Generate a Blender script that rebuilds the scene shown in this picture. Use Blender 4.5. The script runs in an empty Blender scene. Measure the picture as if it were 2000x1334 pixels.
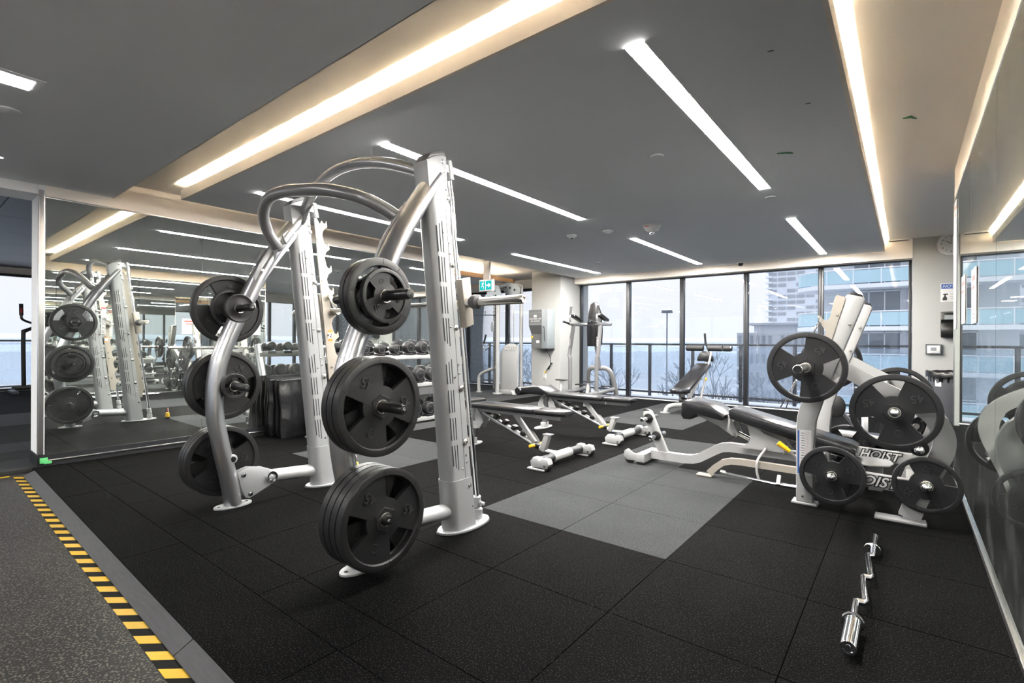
import bpy, bmesh, math, random
from mathutils import Matrix, Vector
V = Vector
PI = math.pi
random.seed(7)
SC = bpy.context.scene
COL = SC.collection

# ------------------------------------------------------------------ camera
CAM_H = 1.08
cd = bpy.data.cameras.new('camera'); cam = bpy.data.objects.new('camera', cd); COL.objects.link(cam)
cd.sensor_width = 36.0; cd.lens = 970 / 2000 * 36.0; cd.clip_start = 0.05; cd.clip_end = 3000
cam.matrix_world = (Matrix.Translation((0, 0, CAM_H)) @ Matrix.Rotation(math.radians(38.4), 4, 'Z')
                    @ Matrix.Rotation(PI / 2, 4, 'X') @ Matrix.Rotation(math.radians(0.3), 4, 'Z'))
SC.camera = cam
vs = SC.view_settings
vs.view_transform = 'Standard'; vs.look = 'None'; vs.gamma = 1.0; vs.use_curve_mapping = False
vs.exposure = 2.62
SC.cycles.max_bounces = 10; SC.cycles.diffuse_bounces = 6; SC.cycles.glossy_bounces = 7
SC.cycles.transparent_max_bounces = 16; SC.cycles.transmission_bounces = 4
SC.cycles.caustics_reflective = False; SC.cycles.caustics_refractive = False
SC.cycles.sample_clamp_indirect = 20.0
SC.cycles.use_denoising = True

# ------------------------------------------------------------------ sky
STRIP_E, COVE_E, SKY_E = 52.0, 100.0, 0.20
W = bpy.data.worlds.new('sky'); SC.world = W; W.use_nodes = True
nt = W.node_tree; nt.nodes.clear()
wo = nt.nodes.new('ShaderNodeOutputWorld'); bg = nt.nodes.new('ShaderNodeBackground')
tc = nt.nodes.new('ShaderNodeTexCoord'); sp = nt.nodes.new('ShaderNodeSeparateXYZ')
rp = nt.nodes.new('ShaderNodeValToRGB')
nt.links.new(tc.outputs['Generated'], sp.inputs[0]); nt.links.new(sp.outputs[2], rp.inputs[0])
rp.color_ramp.elements[0].position = 0.0; rp.color_ramp.elements[0].color = (0.90, 0.92, 0.96, 1)
rp.color_ramp.elements[1].position = 0.10; rp.color_ramp.elements[1].color = (0.97, 0.96, 0.98, 1)
el = rp.color_ramp.elements.new(1.0); el.color = (2.0, 2.1, 2.3, 1)
nt.links.new(rp.outputs[0], bg.inputs[0]); bg.inputs[1].default_value = SKY_E
nt.links.new(bg.outputs[0], wo.inputs[0])

# ------------------------------------------------------------------ materials
def mat(name, col, rough=0.5, metal=0.0, var=0.06, vscale=6.0, bump=0.0, bscale=60.0, spec=0.5, coat=0.0, stretch=None):
    m = bpy.data.materials.new(name); m.use_nodes = True
    t = m.node_tree; b = t.nodes['Principled BSDF']
    b.inputs['Roughness'].default_value = rough; b.inputs['Metallic'].default_value = metal
    b.inputs['Specular IOR Level'].default_value = spec; b.inputs['Coat Weight'].default_value = coat
    tcn = t.nodes.new('ShaderNodeTexCoord'); n = t.nodes.new('ShaderNodeTexNoise')
    n.inputs['Scale'].default_value = vscale; n.inputs['Detail'].default_value = 3
    src = tcn.outputs['Object']
    if stretch:
        mp = t.nodes.new('ShaderNodeMapping'); mp.inputs['Scale'].default_value = stretch
        t.links.new(src, mp.inputs[0]); src = mp.outputs[0]
    t.links.new(src, n.inputs['Vector'])
    mx = t.nodes.new('ShaderNodeMix'); mx.data_type = 'RGBA'
    c0 = [max(0, c * (1 - var)) for c in col]; c1 = [min(1, c * (1 + var)) for c in col]
    mx.inputs[6].default_value = (*c0, 1); mx.inputs[7].default_value = (*c1, 1)
    t.links.new(n.outputs[0], mx.inputs[0]); t.links.new(mx.outputs[2], b.inputs['Base Color'])
    if bump:
        n2 = t.nodes.new('ShaderNodeTexNoise'); n2.inputs['Scale'].default_value = bscale
        t.links.new(src, n2.inputs['Vector'])
        bp = t.nodes.new('ShaderNodeBump'); bp.inputs['Strength'].default_value = bump; bp.inputs['Distance'].default_value = 0.01
        t.links.new(n2.outputs[0], bp.inputs['Height']); t.links.new(bp.outputs[0], b.inputs['Normal'])
    return m

def emat(name, col, e):
    m = bpy.data.materials.new(name); m.use_nodes = True
    t = m.node_tree; t.nodes.clear()
    o = t.nodes.new('ShaderNodeOutputMaterial'); em = t.nodes.new('ShaderNodeEmission')
    em.inputs[0].default_value = (*col, 1); em.inputs[1].default_value = e
    t.links.new(em.outputs[0], o.inputs[0]); return m

def speck(name, base, fleck, scale, thr, rough=0.85, bump=0.25, patch=0.25, spec=0.02):
    """granulated rubber: dark base, sparse pale flecks, coarse mottling"""
    m = bpy.data.materials.new(name); m.use_nodes = True
    t = m.node_tree; b = t.nodes['Principled BSDF']; b.inputs['Roughness'].default_value = rough
    b.inputs['Specular IOR Level'].default_value = spec
    tcn = t.nodes.new('ShaderNodeTexCoord'); L = t.links.new
    n = t.nodes.new('ShaderNodeTexNoise'); n.inputs['Scale'].default_value = scale; n.inputs['Detail'].default_value = 2
    L(tcn.outputs['Object'], n.inputs['Vector'])
    r = t.nodes.new('ShaderNodeValToRGB'); r.color_ramp.elements[0].position = thr; r.color_ramp.elements[1].position = thr + 0.06
    r.color_ramp.elements[0].color = (0, 0, 0, 1); r.color_ramp.elements[1].color = (1, 1, 1, 1)
    L(n.outputs[0], r.inputs[0])
    n2 = t.nodes.new('ShaderNodeTexNoise'); n2.inputs['Scale'].default_value = 2.3; n2.inputs['Detail'].default_value = 5
    L(tcn.outputs['Object'], n2.inputs['Vector'])
    mx = t.nodes.new('ShaderNodeMix'); mx.data_type = 'RGBA'
    mx.inputs[6].default_value = (*[c * (1 - patch) for c in base], 1); mx.inputs[7].default_value = (*[c * (1 + patch) for c in base], 1)
    L(n2.outputs[0], mx.inputs[0])
    my = t.nodes.new('ShaderNodeMix'); my.data_type = 'RGBA'; my.inputs[7].default_value = (*fleck, 1)
    L(r.outputs[0], my.inputs[0]); L(mx.outputs[2], my.inputs[6]); L(my.outputs[2], b.inputs['Base Color'])
    bp = t.nodes.new('ShaderNodeBump'); bp.inputs['Strength'].default_value = bump; bp.inputs['Distance'].default_value = 0.004
    L(n.outputs[0], bp.inputs['Height']); L(bp.outputs[0], b.inputs['Normal'])
    return m

def mirror_mat(name, col, rough=0.0):
    m = bpy.data.materials.new(name); m.use_nodes = True
    t = m.node_tree; t.nodes.clear(); o = t.nodes.new('ShaderNodeOutputMaterial')
    g = t.nodes.new('ShaderNodeBsdfGlossy'); g.inputs[0].default_value = (*col, 1); g.inputs['Roughness'].default_value = rough
    # faint wiping smears, part of the glass itself
    d = t.nodes.new('ShaderNodeBsdfDiffuse'); d.inputs[0].default_value = (0.5, 0.53, 0.52, 1)
    tcn = t.nodes.new('ShaderNodeTexCoord'); n = t.nodes.new('ShaderNodeTexNoise'); n.inputs['Scale'].default_value = 5; n.inputs['Detail'].default_value = 6
    r = t.nodes.new('ShaderNodeMapRange'); r.inputs[1].default_value = 0.5; r.inputs[2].default_value = 0.85; r.inputs[3].default_value = 0.015; r.inputs[4].default_value = 0.09
    t.links.new(tcn.outputs['Object'], n.inputs['Vector']); t.links.new(n.outputs[0], r.inputs[0])
    x = t.nodes.new('ShaderNodeMixShader'); t.links.new(r.outputs[0], x.inputs[0]); t.links.new(g.outputs[0], x.inputs[1]); t.links.new(d.outputs[0], x.inputs[2])
    t.links.new(x.outputs[0], o.inputs[0]); return m

def glass_mat(name, tint=(0.93, 0.97, 1.0), refl=0.9, haze=0.0, hcol=(0.8, 0.88, 0.95)):
    m = bpy.data.materials.new(name); m.use_nodes = True
    t = m.node_tree; t.nodes.clear(); o = t.nodes.new('ShaderNodeOutputMaterial'); L = t.links.new
    tr = t.nodes.new('ShaderNodeBsdfTransparent'); tr.inputs[0].default_value = (*tint, 1)
    g = t.nodes.new('ShaderNodeBsdfGlossy'); g.inputs['Roughness'].default_value = 0.0; g.inputs[0].default_value = (refl, refl, refl, 1)
    f = t.nodes.new('ShaderNodeFresnel'); f.inputs[0].default_value = 1.5
    x = t.nodes.new('ShaderNodeMixShader'); L(f.outputs[0], x.inputs[0]); L(tr.outputs[0], x.inputs[1]); L(g.outputs[0], x.inputs[2])
    out = x
    if haze:
        d = t.nodes.new('ShaderNodeBsdfTranslucent'); d.inputs[0].default_value = (*hcol, 1)
        y = t.nodes.new('ShaderNodeMixShader')
        tcn = t.nodes.new('ShaderNodeTexCoord'); n = t.nodes.new('ShaderNodeTexNoise'); n.inputs['Scale'].default_value = 55; n.inputs['Detail'].default_value = 3
        r = t.nodes.new('ShaderNodeMapRange'); r.inputs[1].default_value = 0.3; r.inputs[2].default_value = 0.8
        r.inputs[3].default_value = haze * 0.7; r.inputs[4].default_value = haze * 1.4
        L(tcn.outputs['Object'], n.inputs['Vector']); L(n.outputs[0], r.inputs[0]); L(r.outputs[0], y.inputs[0])
        L(x.outputs[0], y.inputs[1]); L(d.outputs[0], y.inputs[2]); out = y
    L(out.outputs[0], o.inputs[0]); return m

M = dict(
    emboss=mat('rubber_edge_highlight', (0.022, 0.022, 0.023), 0.35),  # same rubber, lightened to stand for highlights on the raised edges
    paint=mat('silver_powder_coat', (0.36, 0.372, 0.378), 0.42, 0.3, 0.03, 3, 0.04, 900, spec=0.3),
    tube=mat('satin_silver_tube', (0.42, 0.43, 0.445), 0.30, 0.9, 0.03, 3),
    bend=mat('grey_satin_tube', (0.22, 0.22, 0.225), 0.27, 0.4, 0.03, 3),
    white=mat('pale_silver_paint', (0.34, 0.345, 0.342), 0.45, 0.2, 0.03, 3, spec=0.35),
    gold=mat('champagne_metal', (0.36, 0.33, 0.285), 0.42, 0.35, 0.05, 4, 0.05, 500),
    chrome=mat('chrome', (0.78, 0.78, 0.80), 0.06, 1.0, 0.01, 3),
    steel=mat('brushed_steel', (0.62, 0.60, 0.56), 0.24, 1.0, 0.05, 5, stretch=(60, 2, 2)),
    rubber=mat('black_rubber', (0.010, 0.010, 0.011), 0.44, 0.0, 0.25, 9, 0.12, 420, spec=0.3),
    rubrim=mat('black_rubber_rim', (0.014, 0.014, 0.015), 0.38, 0.0, 0.2, 9, 0.08, 420, spec=0.35),
    plastic=mat('black_plastic', (0.008, 0.008, 0.0085), 0.3, 0.0, 0.1, 9),
    vinyl=mat('black_vinyl', (0.008, 0.008, 0.009), 0.24, 0.0, 0.2, 12, 0.10, 35, spec=0.6),
    matv=mat('black_mat_vinyl', (0.008, 0.008, 0.009), 0.22, 0.0, 0.2, 8, 0.5, 9, spec=0.6),
    foam=mat('black_foam', (0.011, 0.011, 0.011), 0.55, 0.0, 0.1, 30, 0.2, 150),
    dark=mat('dark_slot', (0.006, 0.006, 0.006), 0.8),
    yellow=mat('yellow_plastic', (0.72, 0.42, 0.01), 0.35),
    orange=mat('orange_label', (0.78, 0.25, 0.06), 0.5),
    wlabel=mat('white_label', (0.58, 0.58, 0.58), 0.5),
    ink=mat('black_ink', (0.015, 0.015, 0.015), 0.5),
    blue=mat('blue_ink', (0.03, 0.09, 0.32), 0.5),
    red=mat('red_ink', (0.6, 0.04, 0.03), 0.5),
    ceil=mat('grey_ceiling_paint', (0.88, 0.90, 0.915), 0.85, 0.0, 0.03, 1.5),
    cream=mat('cream_ceiling_paint', (0.84, 0.81, 0.76), 0.85, 0.0, 0.02, 1.5),
    lip=mat('cream_lip_glow', (0.93, 0.85, 0.76), 0.8, 0.0, 0.02, 3),  # cream lightened: cove glow put into the lip's colour
    beige=mat('beige_wall_cloth', (0.88, 0.81, 0.73), 0.8, 0.0, 0.06, 90, stretch=(1, 1, 6)),
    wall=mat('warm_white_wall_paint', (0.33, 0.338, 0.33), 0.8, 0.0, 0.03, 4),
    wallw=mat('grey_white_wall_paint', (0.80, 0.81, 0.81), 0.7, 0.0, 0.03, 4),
    frame=mat('charcoal_window_frame', (0.020, 0.021, 0.024), 0.4, 0.3, 0.1, 5),
    alu=mat('brushed_aluminium', (0.70, 0.70, 0.70), 0.25, 1.0, 0.04, 8, stretch=(3, 3, 40)),
    wood=mat('oak_edge', (0.42, 0.24, 0.12), 0.5, 0.0, 0.2, 14, stretch=(1, 6, 6)),
    dwood=mat('dark_wood_panel', (0.055, 0.057, 0.062), 0.45, 0.0, 0.35, 10, stretch=(1, 12, 1)),
    tile=speck('dark_rubber_tile', (0.0024, 0.0024, 0.0025), (0.018, 0.018, 0.0177), 170, 0.58, 0.8, patch=0.7),
    tile2=speck('grey_rubber_tile', (0.036, 0.038, 0.039), (0.015, 0.015, 0.016), 150, 0.57, 0.85),
    tilem=speck('daylit_dark_rubber_tile', (0.020, 0.021, 0.022), (0.01, 0.01, 0.01), 150, 0.6, 0.7, spec=0.3),  # dark tile lightened: window daylight put into its colour
    tileg=mat('tile_joint', (0.008, 0.008, 0.008), 0.9),
    vfloor=speck('speckled_grey_floor', (0.019, 0.019, 0.0185), (0.085, 0.08, 0.072), 120, 0.55, 0.36, 0.06, 0.15),
    ramp=mat('worn_grey_rubber_edge', (0.042, 0.043, 0.046), 0.6, 0.0, 0.35, 12, spec=0.3, stretch=(1, 9, 1)),
    tapey=mat('yellow_tape', (0.36, 0.22, 0.005), 0.5, 0.0, 0.12, 20),
    tapeb=mat('black_tape', (0.004, 0.004, 0.004), 0.8, spec=0.1),
    tapeg=mat('green_tape', (0.10, 0.50, 0.16), 0.6),
    tapedg=mat('dark_green_tape', (0.01, 0.17, 0.04), 0.6),
    mirror=mirror_mat('mirror_silver', (0.80, 0.83, 0.80)),
    glass=glass_mat('window_glass', (0.93, 0.95, 0.98), 0.9, 0.03),
    bglass=glass_mat('balcony_glass', (0.90, 0.94, 0.98), 0.6, 0.22),
    strip=emat('led_diffuser', (1.0, 0.96, 0.91), STRIP_E),
    cove=emat('cove_led', (1.0, 0.84, 0.64), COVE_E),
    cove2=emat('canopy_led', (1.0, 0.84, 0.64), 14.0),
    spot=emat('downlight_lens', (0.97, 0.95, 0.98), 8.0),
    fill_light=emat('unseen_fill_light', (1.0, 0.97, 0.93), 26.0),  # glow of the fill lights added behind the camera
    square=emat('square_light_diffuser', (1.0, 0.93, 0.93), 6.0),
    exitg=emat('exit_sign_green', (0.02, 0.50, 0.48), 0.2),
    exitw=emat('exit_sign_white', (0.9, 0.95, 0.93), 0.22),
    greyp=mat('grey_plastic', (0.09, 0.092, 0.095), 0.5),
    greym=mat('grey_enamel_cabinet', (0.13, 0.133, 0.133), 0.4, 0.2, 0.05, 6),
    greyl=mat('light_grey_enamel', (0.22, 0.245, 0.26), 0.4, 0.2, 0.05, 6),
    bin=mat('grey_bin_plastic', (0.05, 0.053, 0.062), 0.5),
    snow=mat('snowy_ground', (0.52, 0.53, 0.54), 0.9, 0.0, 0.5, 0.05, spec=0.1),
    conc=mat('pale_concrete', (0.80, 0.82, 0.86), 0.8, 0.0, 0.06, 0.5),
    bldg=mat('haze_paled_facade', (0.66, 0.70, 0.76), 0.7, 0.0, 0.1, 0.3),  # outdoor haze put into the colour: far facades and their glass paled
    bldgd=mat('haze_paled_brown_facade', (0.36, 0.38, 0.42), 0.7, 0.0, 0.2, 0.4),
    bwin=mat('facade_glass', (0.17, 0.20, 0.24), 0.08, 0.0, 0.3, 0.6, spec=0.9),
    teal=mat('teal_balcony_glass', (0.42, 0.62, 0.70), 0.1, 0.0, 0.1, 0.6, spec=0.8),
    bark=mat('bare_branches', (0.10, 0.115, 0.14), 0.9, 0.0, 0.2, 2),
    hills=mat('haze_paled_treeline', (0.72, 0.77, 0.82), 0.95, 0.0, 0.12, 0.02, spec=0.0),  # woods coloured pale blue to stand for haze
)

# ------------------------------------------------------------------ mesh helpers
TEXT = {}
def text_mesh(body, ext=0.002, off=0.0, shear=0.0):
    k = (body, ext, off, shear)
    if k not in TEXT:
        cu = bpy.data.curves.new('lettering', 'FONT'); cu.body = body; cu.size = 1.0; cu.extrude = ext; cu.offset = off
        cu.shear = shear; cu.align_x = 'CENTER'; cu.align_y = 'CENTER'; cu.resolution_u = 3
        o = bpy.data.objects.new('lettering', cu); COL.objects.link(o)
        bpy.context.view_layer.update()
        TEXT[k] = bpy.data.meshes.new_from_object(o.evaluated_get(bpy.context.evaluated_depsgraph_get()))
        bpy.data.objects.remove(o)
    return TEXT[k]

def frame_of(d):
    d = V(d).normalized()
    a = V((0, 0, 1)) if abs(d.z) < 0.95 else V((0, 1, 0))
    u = a.cross(d).normalized(); v = d.cross(u).normalized()
    return u, v, d

def crm(pts, n=8):
    """Catmull-Rom through points"""
    P = [V(p) for p in pts]
    if len(P) < 3: return P
    Q = [P[0] * 2 - P[1]] + P + [P[-1] * 2 - P[-2]]
    out = []
    for i in range(1, len(Q) - 2):
        for k in range(n):
            t = k / n
            a, b, c, d = Q[i - 1], Q[i], Q[i + 1], Q[i + 2]
            out.append(0.5 * ((2 * b) + (c - a) * t + (2 * a - 5 * b + 4 * c - d) * t * t + (3 * b - a - 3 * c + d) * t ** 3))
    out.append(P[-1]); return out

class MB:
    def __init__(s): s.bm = bmesh.new(); s.mi = 0
    def faces_mat(s, fs):
        for f in fs: f.material_index = s.mi
    def m(s, i): s.mi = i; return s
    def raw(s, verts, faces):
        vv = [s.bm.verts.new(v) for v in verts]
        fs = []
        for f in faces:
            try: fs.append(s.bm.faces.new([vv[i] for i in f]))
            except ValueError: pass
        s.faces_mat(fs); return vv
    def box(s, c, size, bev=0.0, rot=None, seg=2):
        r = bmesh.ops.create_cube(s.bm, size=1.0); vv = r['verts']
        X = Matrix.Translation(V(c)) @ (rot.to_4x4() if rot else Matrix.Identity(4)) @ Matrix.Diagonal((*size, 1))
        bmesh.ops.transform(s.bm, matrix=X, verts=vv)
        fs = set(f for v in vv for f in v.link_faces)
        if bev > 0:
            es = list(set(e for v in vv for e in v.link_edges))
            rr = bmesh.ops.bevel(s.bm, geom=es, offset=min(bev, min(size) * 0.49), segments=seg, profile=0.5, affect='EDGES')
            fs = set(f for f in rr['faces']) | set(f for v in rr['verts'] for f in v.link_faces)
        s.faces_mat(fs); return s
    def bb(s, x0, x1, y0, y1, z0, z1, bev=0.0):
        return s.box(((x0 + x1) / 2, (y0 + y1) / 2, (z0 + z1) / 2), (abs(x1 - x0), abs(y1 - y0), abs(z1 - z0)), bev)
    def bar(s, p0, p1, w, h, bev=0.003, up=(0, 0, 1)):
        """rectangular bar between two points; w across, h along up"""
        p0, p1 = V(p0), V(p1); d = (p1 - p0); L = d.length; d.normalize()
        u = V(up).cross(d)
        if u.length < 1e-4: u = V((1, 0, 0)).cross(d)
        u.normalize(); v = d.cross(u)
        R = Matrix((u, v, d)).transposed()
        return s.box((p0 + p1) / 2, (w, h, L), bev, R)
    def cyl(s, p0, p1, r, r2=None, seg=20, bev=0.0):
        p0, p1 = V(p0), V(p1); r2 = r if r2 is None else r2; d = p1 - p0; L = d.length
        prof = [(0, 0), (r, 0), (r2, L), (0, L)]
        if bev: prof = [(0, 0), (r - bev, 0), (r, bev), (r2, L - bev), (r2 - bev, L), (0, L)]
        return s.lathe(prof, p0, d, seg)
    def lathe(s, prof, p0, d, seg=24):
        u, v, d = frame_of(d); p0 = V(p0); rings = []
        for r, h in prof:
            if r < 1e-6: rings.append([s.bm.verts.new(p0 + d * h)])
            else: rings.append([s.bm.verts.new(p0 + d * h + (u * math.cos(2 * PI * k / seg) + v * math.sin(2 * PI * k / seg)) * r) for k in range(seg)])
        fs = []
        for A, B in zip(rings, rings[1:]):
            if len(A) == 1 and len(B) == 1: continue
            for k in range(seg):
                k2 = (k + 1) % seg
                if len(A) == 1: f = [A[0], B[k2], B[k]]
                elif len(B) == 1: f = [A[k], A[k2], B[0]]
                else: f = [A[k], A[k2], B[k2], B[k]]
                fs.append(s.bm.faces.new(f))
        s.faces_mat(fs); return s
    def tube(s, pts, r, seg=14, n=8, smooth=True, caps=True, ell=None, up=None):
        P = crm(pts, n) if smooth else [V(p) for p in pts]
        prev = None; rings = []
        for i, p in enumerate(P):
            t = (P[min(i + 1, len(P) - 1)] - P[max(i - 1, 0)]).normalized()
            if prev is None: u = (V(up).cross(t) if up else frame_of(t)[0]).normalized()
            else: u = (prev - t * prev.dot(t)).normalized()
            v = t.cross(u); prev = u
            ra, rb = (r, r) if ell is None else ell
            rings.append([s.bm.verts.new(p + u * math.cos(2 * PI * k / seg) * ra + v * math.sin(2 * PI * k / seg) * rb) for k in range(seg)])
        fs = []
        for A, B in zip(rings, rings[1:]):
            for k in range(seg):
                k2 = (k + 1) % seg; fs.append(s.bm.faces.new([A[k], A[k2], B[k2], B[k]]))
        if caps:
            fs.append(s.bm.faces.new(list(reversed(rings[0])))); fs.append(s.bm.faces.new(rings[-1]))
        s.faces_mat(fs); return s
    def prism(s, poly, plane, d0, d1, bev=0.0):
        """poly [(a,b)] in plane 'xz','yz' or 'xy', extruded along the third axis d0..d1"""
        def P(a, b, d): return {'xz': (a, d, b), 'yz': (d, a, b), 'xy': (a, b, d)}[plane]
        n = len(poly)
        A = [s.bm.verts.new(P(a, b, d0)) for a, b in poly]; B = [s.bm.verts.new(P(a, b, d1)) for a, b in poly]
        fs = [s.bm.faces.new(A), s.bm.faces.new(list(reversed(B)))]
        for i in range(n):
            j = (i + 1) % n; fs.append(s.bm.faces.new([A[j], A[i], B[i], B[j]]))
        bmesh.ops.recalc_face_normals(s.bm, faces=fs)
        if bev:
            es = list(set(e for f in fs[:2] for e in f.edges))
            rr = bmesh.ops.bevel(s.bm, geom=es, offset=bev, segments=2, profile=0.5, affect='EDGES')
            fs = [f for f in set(fs) | set(rr['faces']) if f.is_valid]
        s.faces_mat(fs); return s
    def text(s, body, org, u, v, size, ext=0.002, off=0.0, shear=0.0):
        u, v = V(u).normalized(), V(v).normalized(); w = u.cross(v)
        X = Matrix.Translation(V(org)) @ Matrix((u * size, v * size, w)).transposed().to_4x4()
        me = text_mesh(body, ext, off, shear); n0 = len(s.bm.verts); f0 = len(s.bm.faces)
        s.bm.from_mesh(me); s.bm.verts.ensure_lookup_table(); s.bm.faces.ensure_lookup_table()
        bmesh.ops.transform(s.bm, matrix=X, verts=s.bm.verts[n0:])
        s.faces_mat(s.bm.faces[f0:]); return s
    def ball(s, c, r, seg=16, sc=(1, 1, 1)):
        rr = bmesh.ops.create_uvsphere(s.bm, u_segments=seg, v_segments=max(6, seg // 2), radius=r)
        bmesh.ops.transform(s.bm, matrix=Matrix.Translation(V(c)) @ Matrix.Diagonal((*sc, 1)), verts=rr['verts'])
        s.faces_mat(set(f for v in rr['verts'] for f in v.link_faces)); return s
    def build(s, name, mats, parent=None, label=None, smooth=True, kind=None, ang=35):
        me = bpy.data.meshes.new(name)
        if parent is not None and parent in WM:
            bmesh.ops.transform(s.bm, matrix=WM[parent], verts=s.bm.verts)
        s.bm.to_mesh(me); s.bm.free()
        for x in (mats if isinstance(mats, (list, tuple)) else [mats]): me.materials.append(M[x])
        if smooth:
            me.shade_smooth(); me.set_sharp_from_angle(angle=math.radians(ang))
        o = bpy.data.objects.new(name, me); COL.objects.link(o)
        if parent is not None:
            o.parent = parent
            if parent in WM: WM[o] = WM[parent]
        if label: o['label'] = label
        if kind: o['kind'] = kind
        return o

WM = {}      # things whose parts are written in world coordinates: inverse of the thing's transform
def tag(o, label, cat, group=None):
    o['label'] = label; o['category'] = cat
    if group: o['group'] = group
    return o
def thing(name, label, cat, loc, rz=0.0, group=None, local=False):
    o = bpy.data.objects.new(name, None); COL.objects.link(o); o.empty_display_size = 0.1
    o.location = loc; o.rotation_euler = (0, 0, rz)
    if not local: WM[o] = (Matrix.Translation(V(loc)) @ Matrix.Rotation(rz, 4, 'Z')).inverted()
    return tag(o, label, cat, group)
def one(mb, name, mats, label, cat, group=None, loc=None, smooth=True):
    """a thing that is a single mesh, with its origin at loc"""
    if loc is not None: bmesh.ops.transform(mb.bm, matrix=Matrix.Translation(-V(loc)), verts=mb.bm.verts)
    o = mb.build(name, mats, smooth=smooth)
    if loc is not None: o.location = loc
    return tag(o, label, cat, group)
def kids(o): return [c for c in list(bpy.data.objects) if c.parent == o]
def dup(root, loc, label, rot=None, group=None):
    r = root.copy(); COL.objects.link(r); r.location = loc; r['label'] = label
    if rot: r.rotation_euler = rot
    if group: r['group'] = group
    for ch in CH[root]:
        c = ch.copy(); COL.objects.link(c); c.parent = r
        for g in CH.get(ch, []):
            d = g.copy(); COL.objects.link(d); d.parent = c
    return r
CH = {}
def remember(root):
    CH[root] = kids(root)
    for c in CH[root]:
        k = kids(c)
        if k: CH[c] = k
    return root
def struct(mb, name, mats, smooth=False, loc=None):
    if loc is not None: bmesh.ops.transform(mb.bm, matrix=Matrix.Translation(-V(loc)), verts=mb.bm.verts)
    o = mb.build(name, mats, smooth=smooth); o['kind'] = 'structure'
    if loc is not None: o.location = loc
    return o

# ================================================================== THE SETTING
XL, XR = -5.72, 0.315          # mirror faces
CZ, CZH = 2.38, 2.53           # soffit height, cove ceiling height
YW, YB = 9.05, 9.35            # window planes
LZ = -0.04                     # lower (vinyl) floor

# --- rubber tiled floor, every tile a slightly bevelled slab
f = MB()
rnd = random.Random(3)
def tile(x0, x1, y0, y1, mi):
    g = 0.0012
    f.m(mi).box(((x0 + x1) / 2, (y0 + y1) / 2, -0.0125 + rnd.uniform(-0.0006, 0)), (x1 - x0 - 2 * g, y1 - y0 - 2 * g, 0.025), 0.0018, seg=1)
xs_main = [-0.93 + 0.61 * k for k in range(-9, 3)]
xs_main = [x for x in xs_main if -5.7 < x < 0.3]
def edges(lo, hi, inner): return [lo] + [x for x in inner if lo + 0.04 < x < hi - 0.04] + [hi]
ex = edges(XL, XR - 0.0, xs_main)
for a, b in zip([XL, -4.5, -3.02, -1.55, -0.2], [-4.5, -3.02, -1.55, -0.2, XR]): f.m(0).prism([(a + .0022, 0.70 - 0.0195 * (a + 2.0) - .004), (b - .0022, 0.70 - 0.0195 * (b + 2.0) - .004), (b - .0022, 0.9828), (a + .0022, 0.9828)], 'xy', -.0248, -.0003)
for a, b in zip(ex, ex[1:]): tile(a, b, 0.985, 1.18, 0)
yj = [1.18 + 0.0 * 0] + [1.80 + 0.6155 * k for k in range(0, 12)]
yj = [y for y in yj if y < YW - 0.1] + [YW]
light = set()
for i, a in enumerate(ex[:-1]):
    for j, y in enumerate(yj[:-1]):
        xc = (a + ex[i + 1]) / 2; yc = (y + yj[j + 1]) / 2; L = False
        if -2.16 < xc < -0.92 and 2.4 < yc < 4.28: L = True
        if -2.16 < xc < -1.54 and 4.2 < yc < 5.6: L = True
        if -3.38 < xc < -2.1 and 6.0 < yc < 8.6: L = True
        if -4.6 < xc < -3.3 and 2.4 < yc < 3.7: L = True
        if -5.3 < xc < -4.6 and 6.5 < yc < 7.6: L = True
        tile(a, ex[i + 1], y, yj[j + 1], 1 if L else 0)
# beyond the mirror wall, the open area to the left
xo = [-14.6, -13.0, -11.53, -10.1, -8.73, -7.26, -6.70, -6.24, -5.745]
xc_ = [1, 1, 1, 3, 1, 3, 1, 3]  # real floor bands, made lighter to stand for daylight sheen
yo = [-4.0 + 1.22 * k for k in range(11)] + [YB]
for i in range(len(xo) - 1):
    for j in range(len(yo) - 1): tile(xo[i], xo[i + 1], yo[j], yo[j + 1], xc_[i])
for j in range(7, 11): tile(-5.745, -5.72, yo[j], min(yo[j + 1], YB), 0)
f.m(0)
for a, b in ((XR, 0.95), (.95, 1.9), (1.9, 2.9), (2.9, 4.0)):
    for j in range(5, len(yj) - 1): tile(a, b, yj[j], yj[j + 1], 0)
f.m(2).bb(-5.745, 4.05, 0.775, YB, -0.05, -0.026).bb(-14.6, -5.745, -4.0, YB, -.05, -.026)
struct(f, 'floor', ['tile', 'tile2', 'tileg', 'tilem'], smooth=False)
f = MB().bb(-5.743, 1.6, -4.0, 0.774, LZ - 0.04, LZ)
struct(f, 'floor', 'vfloor')

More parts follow.
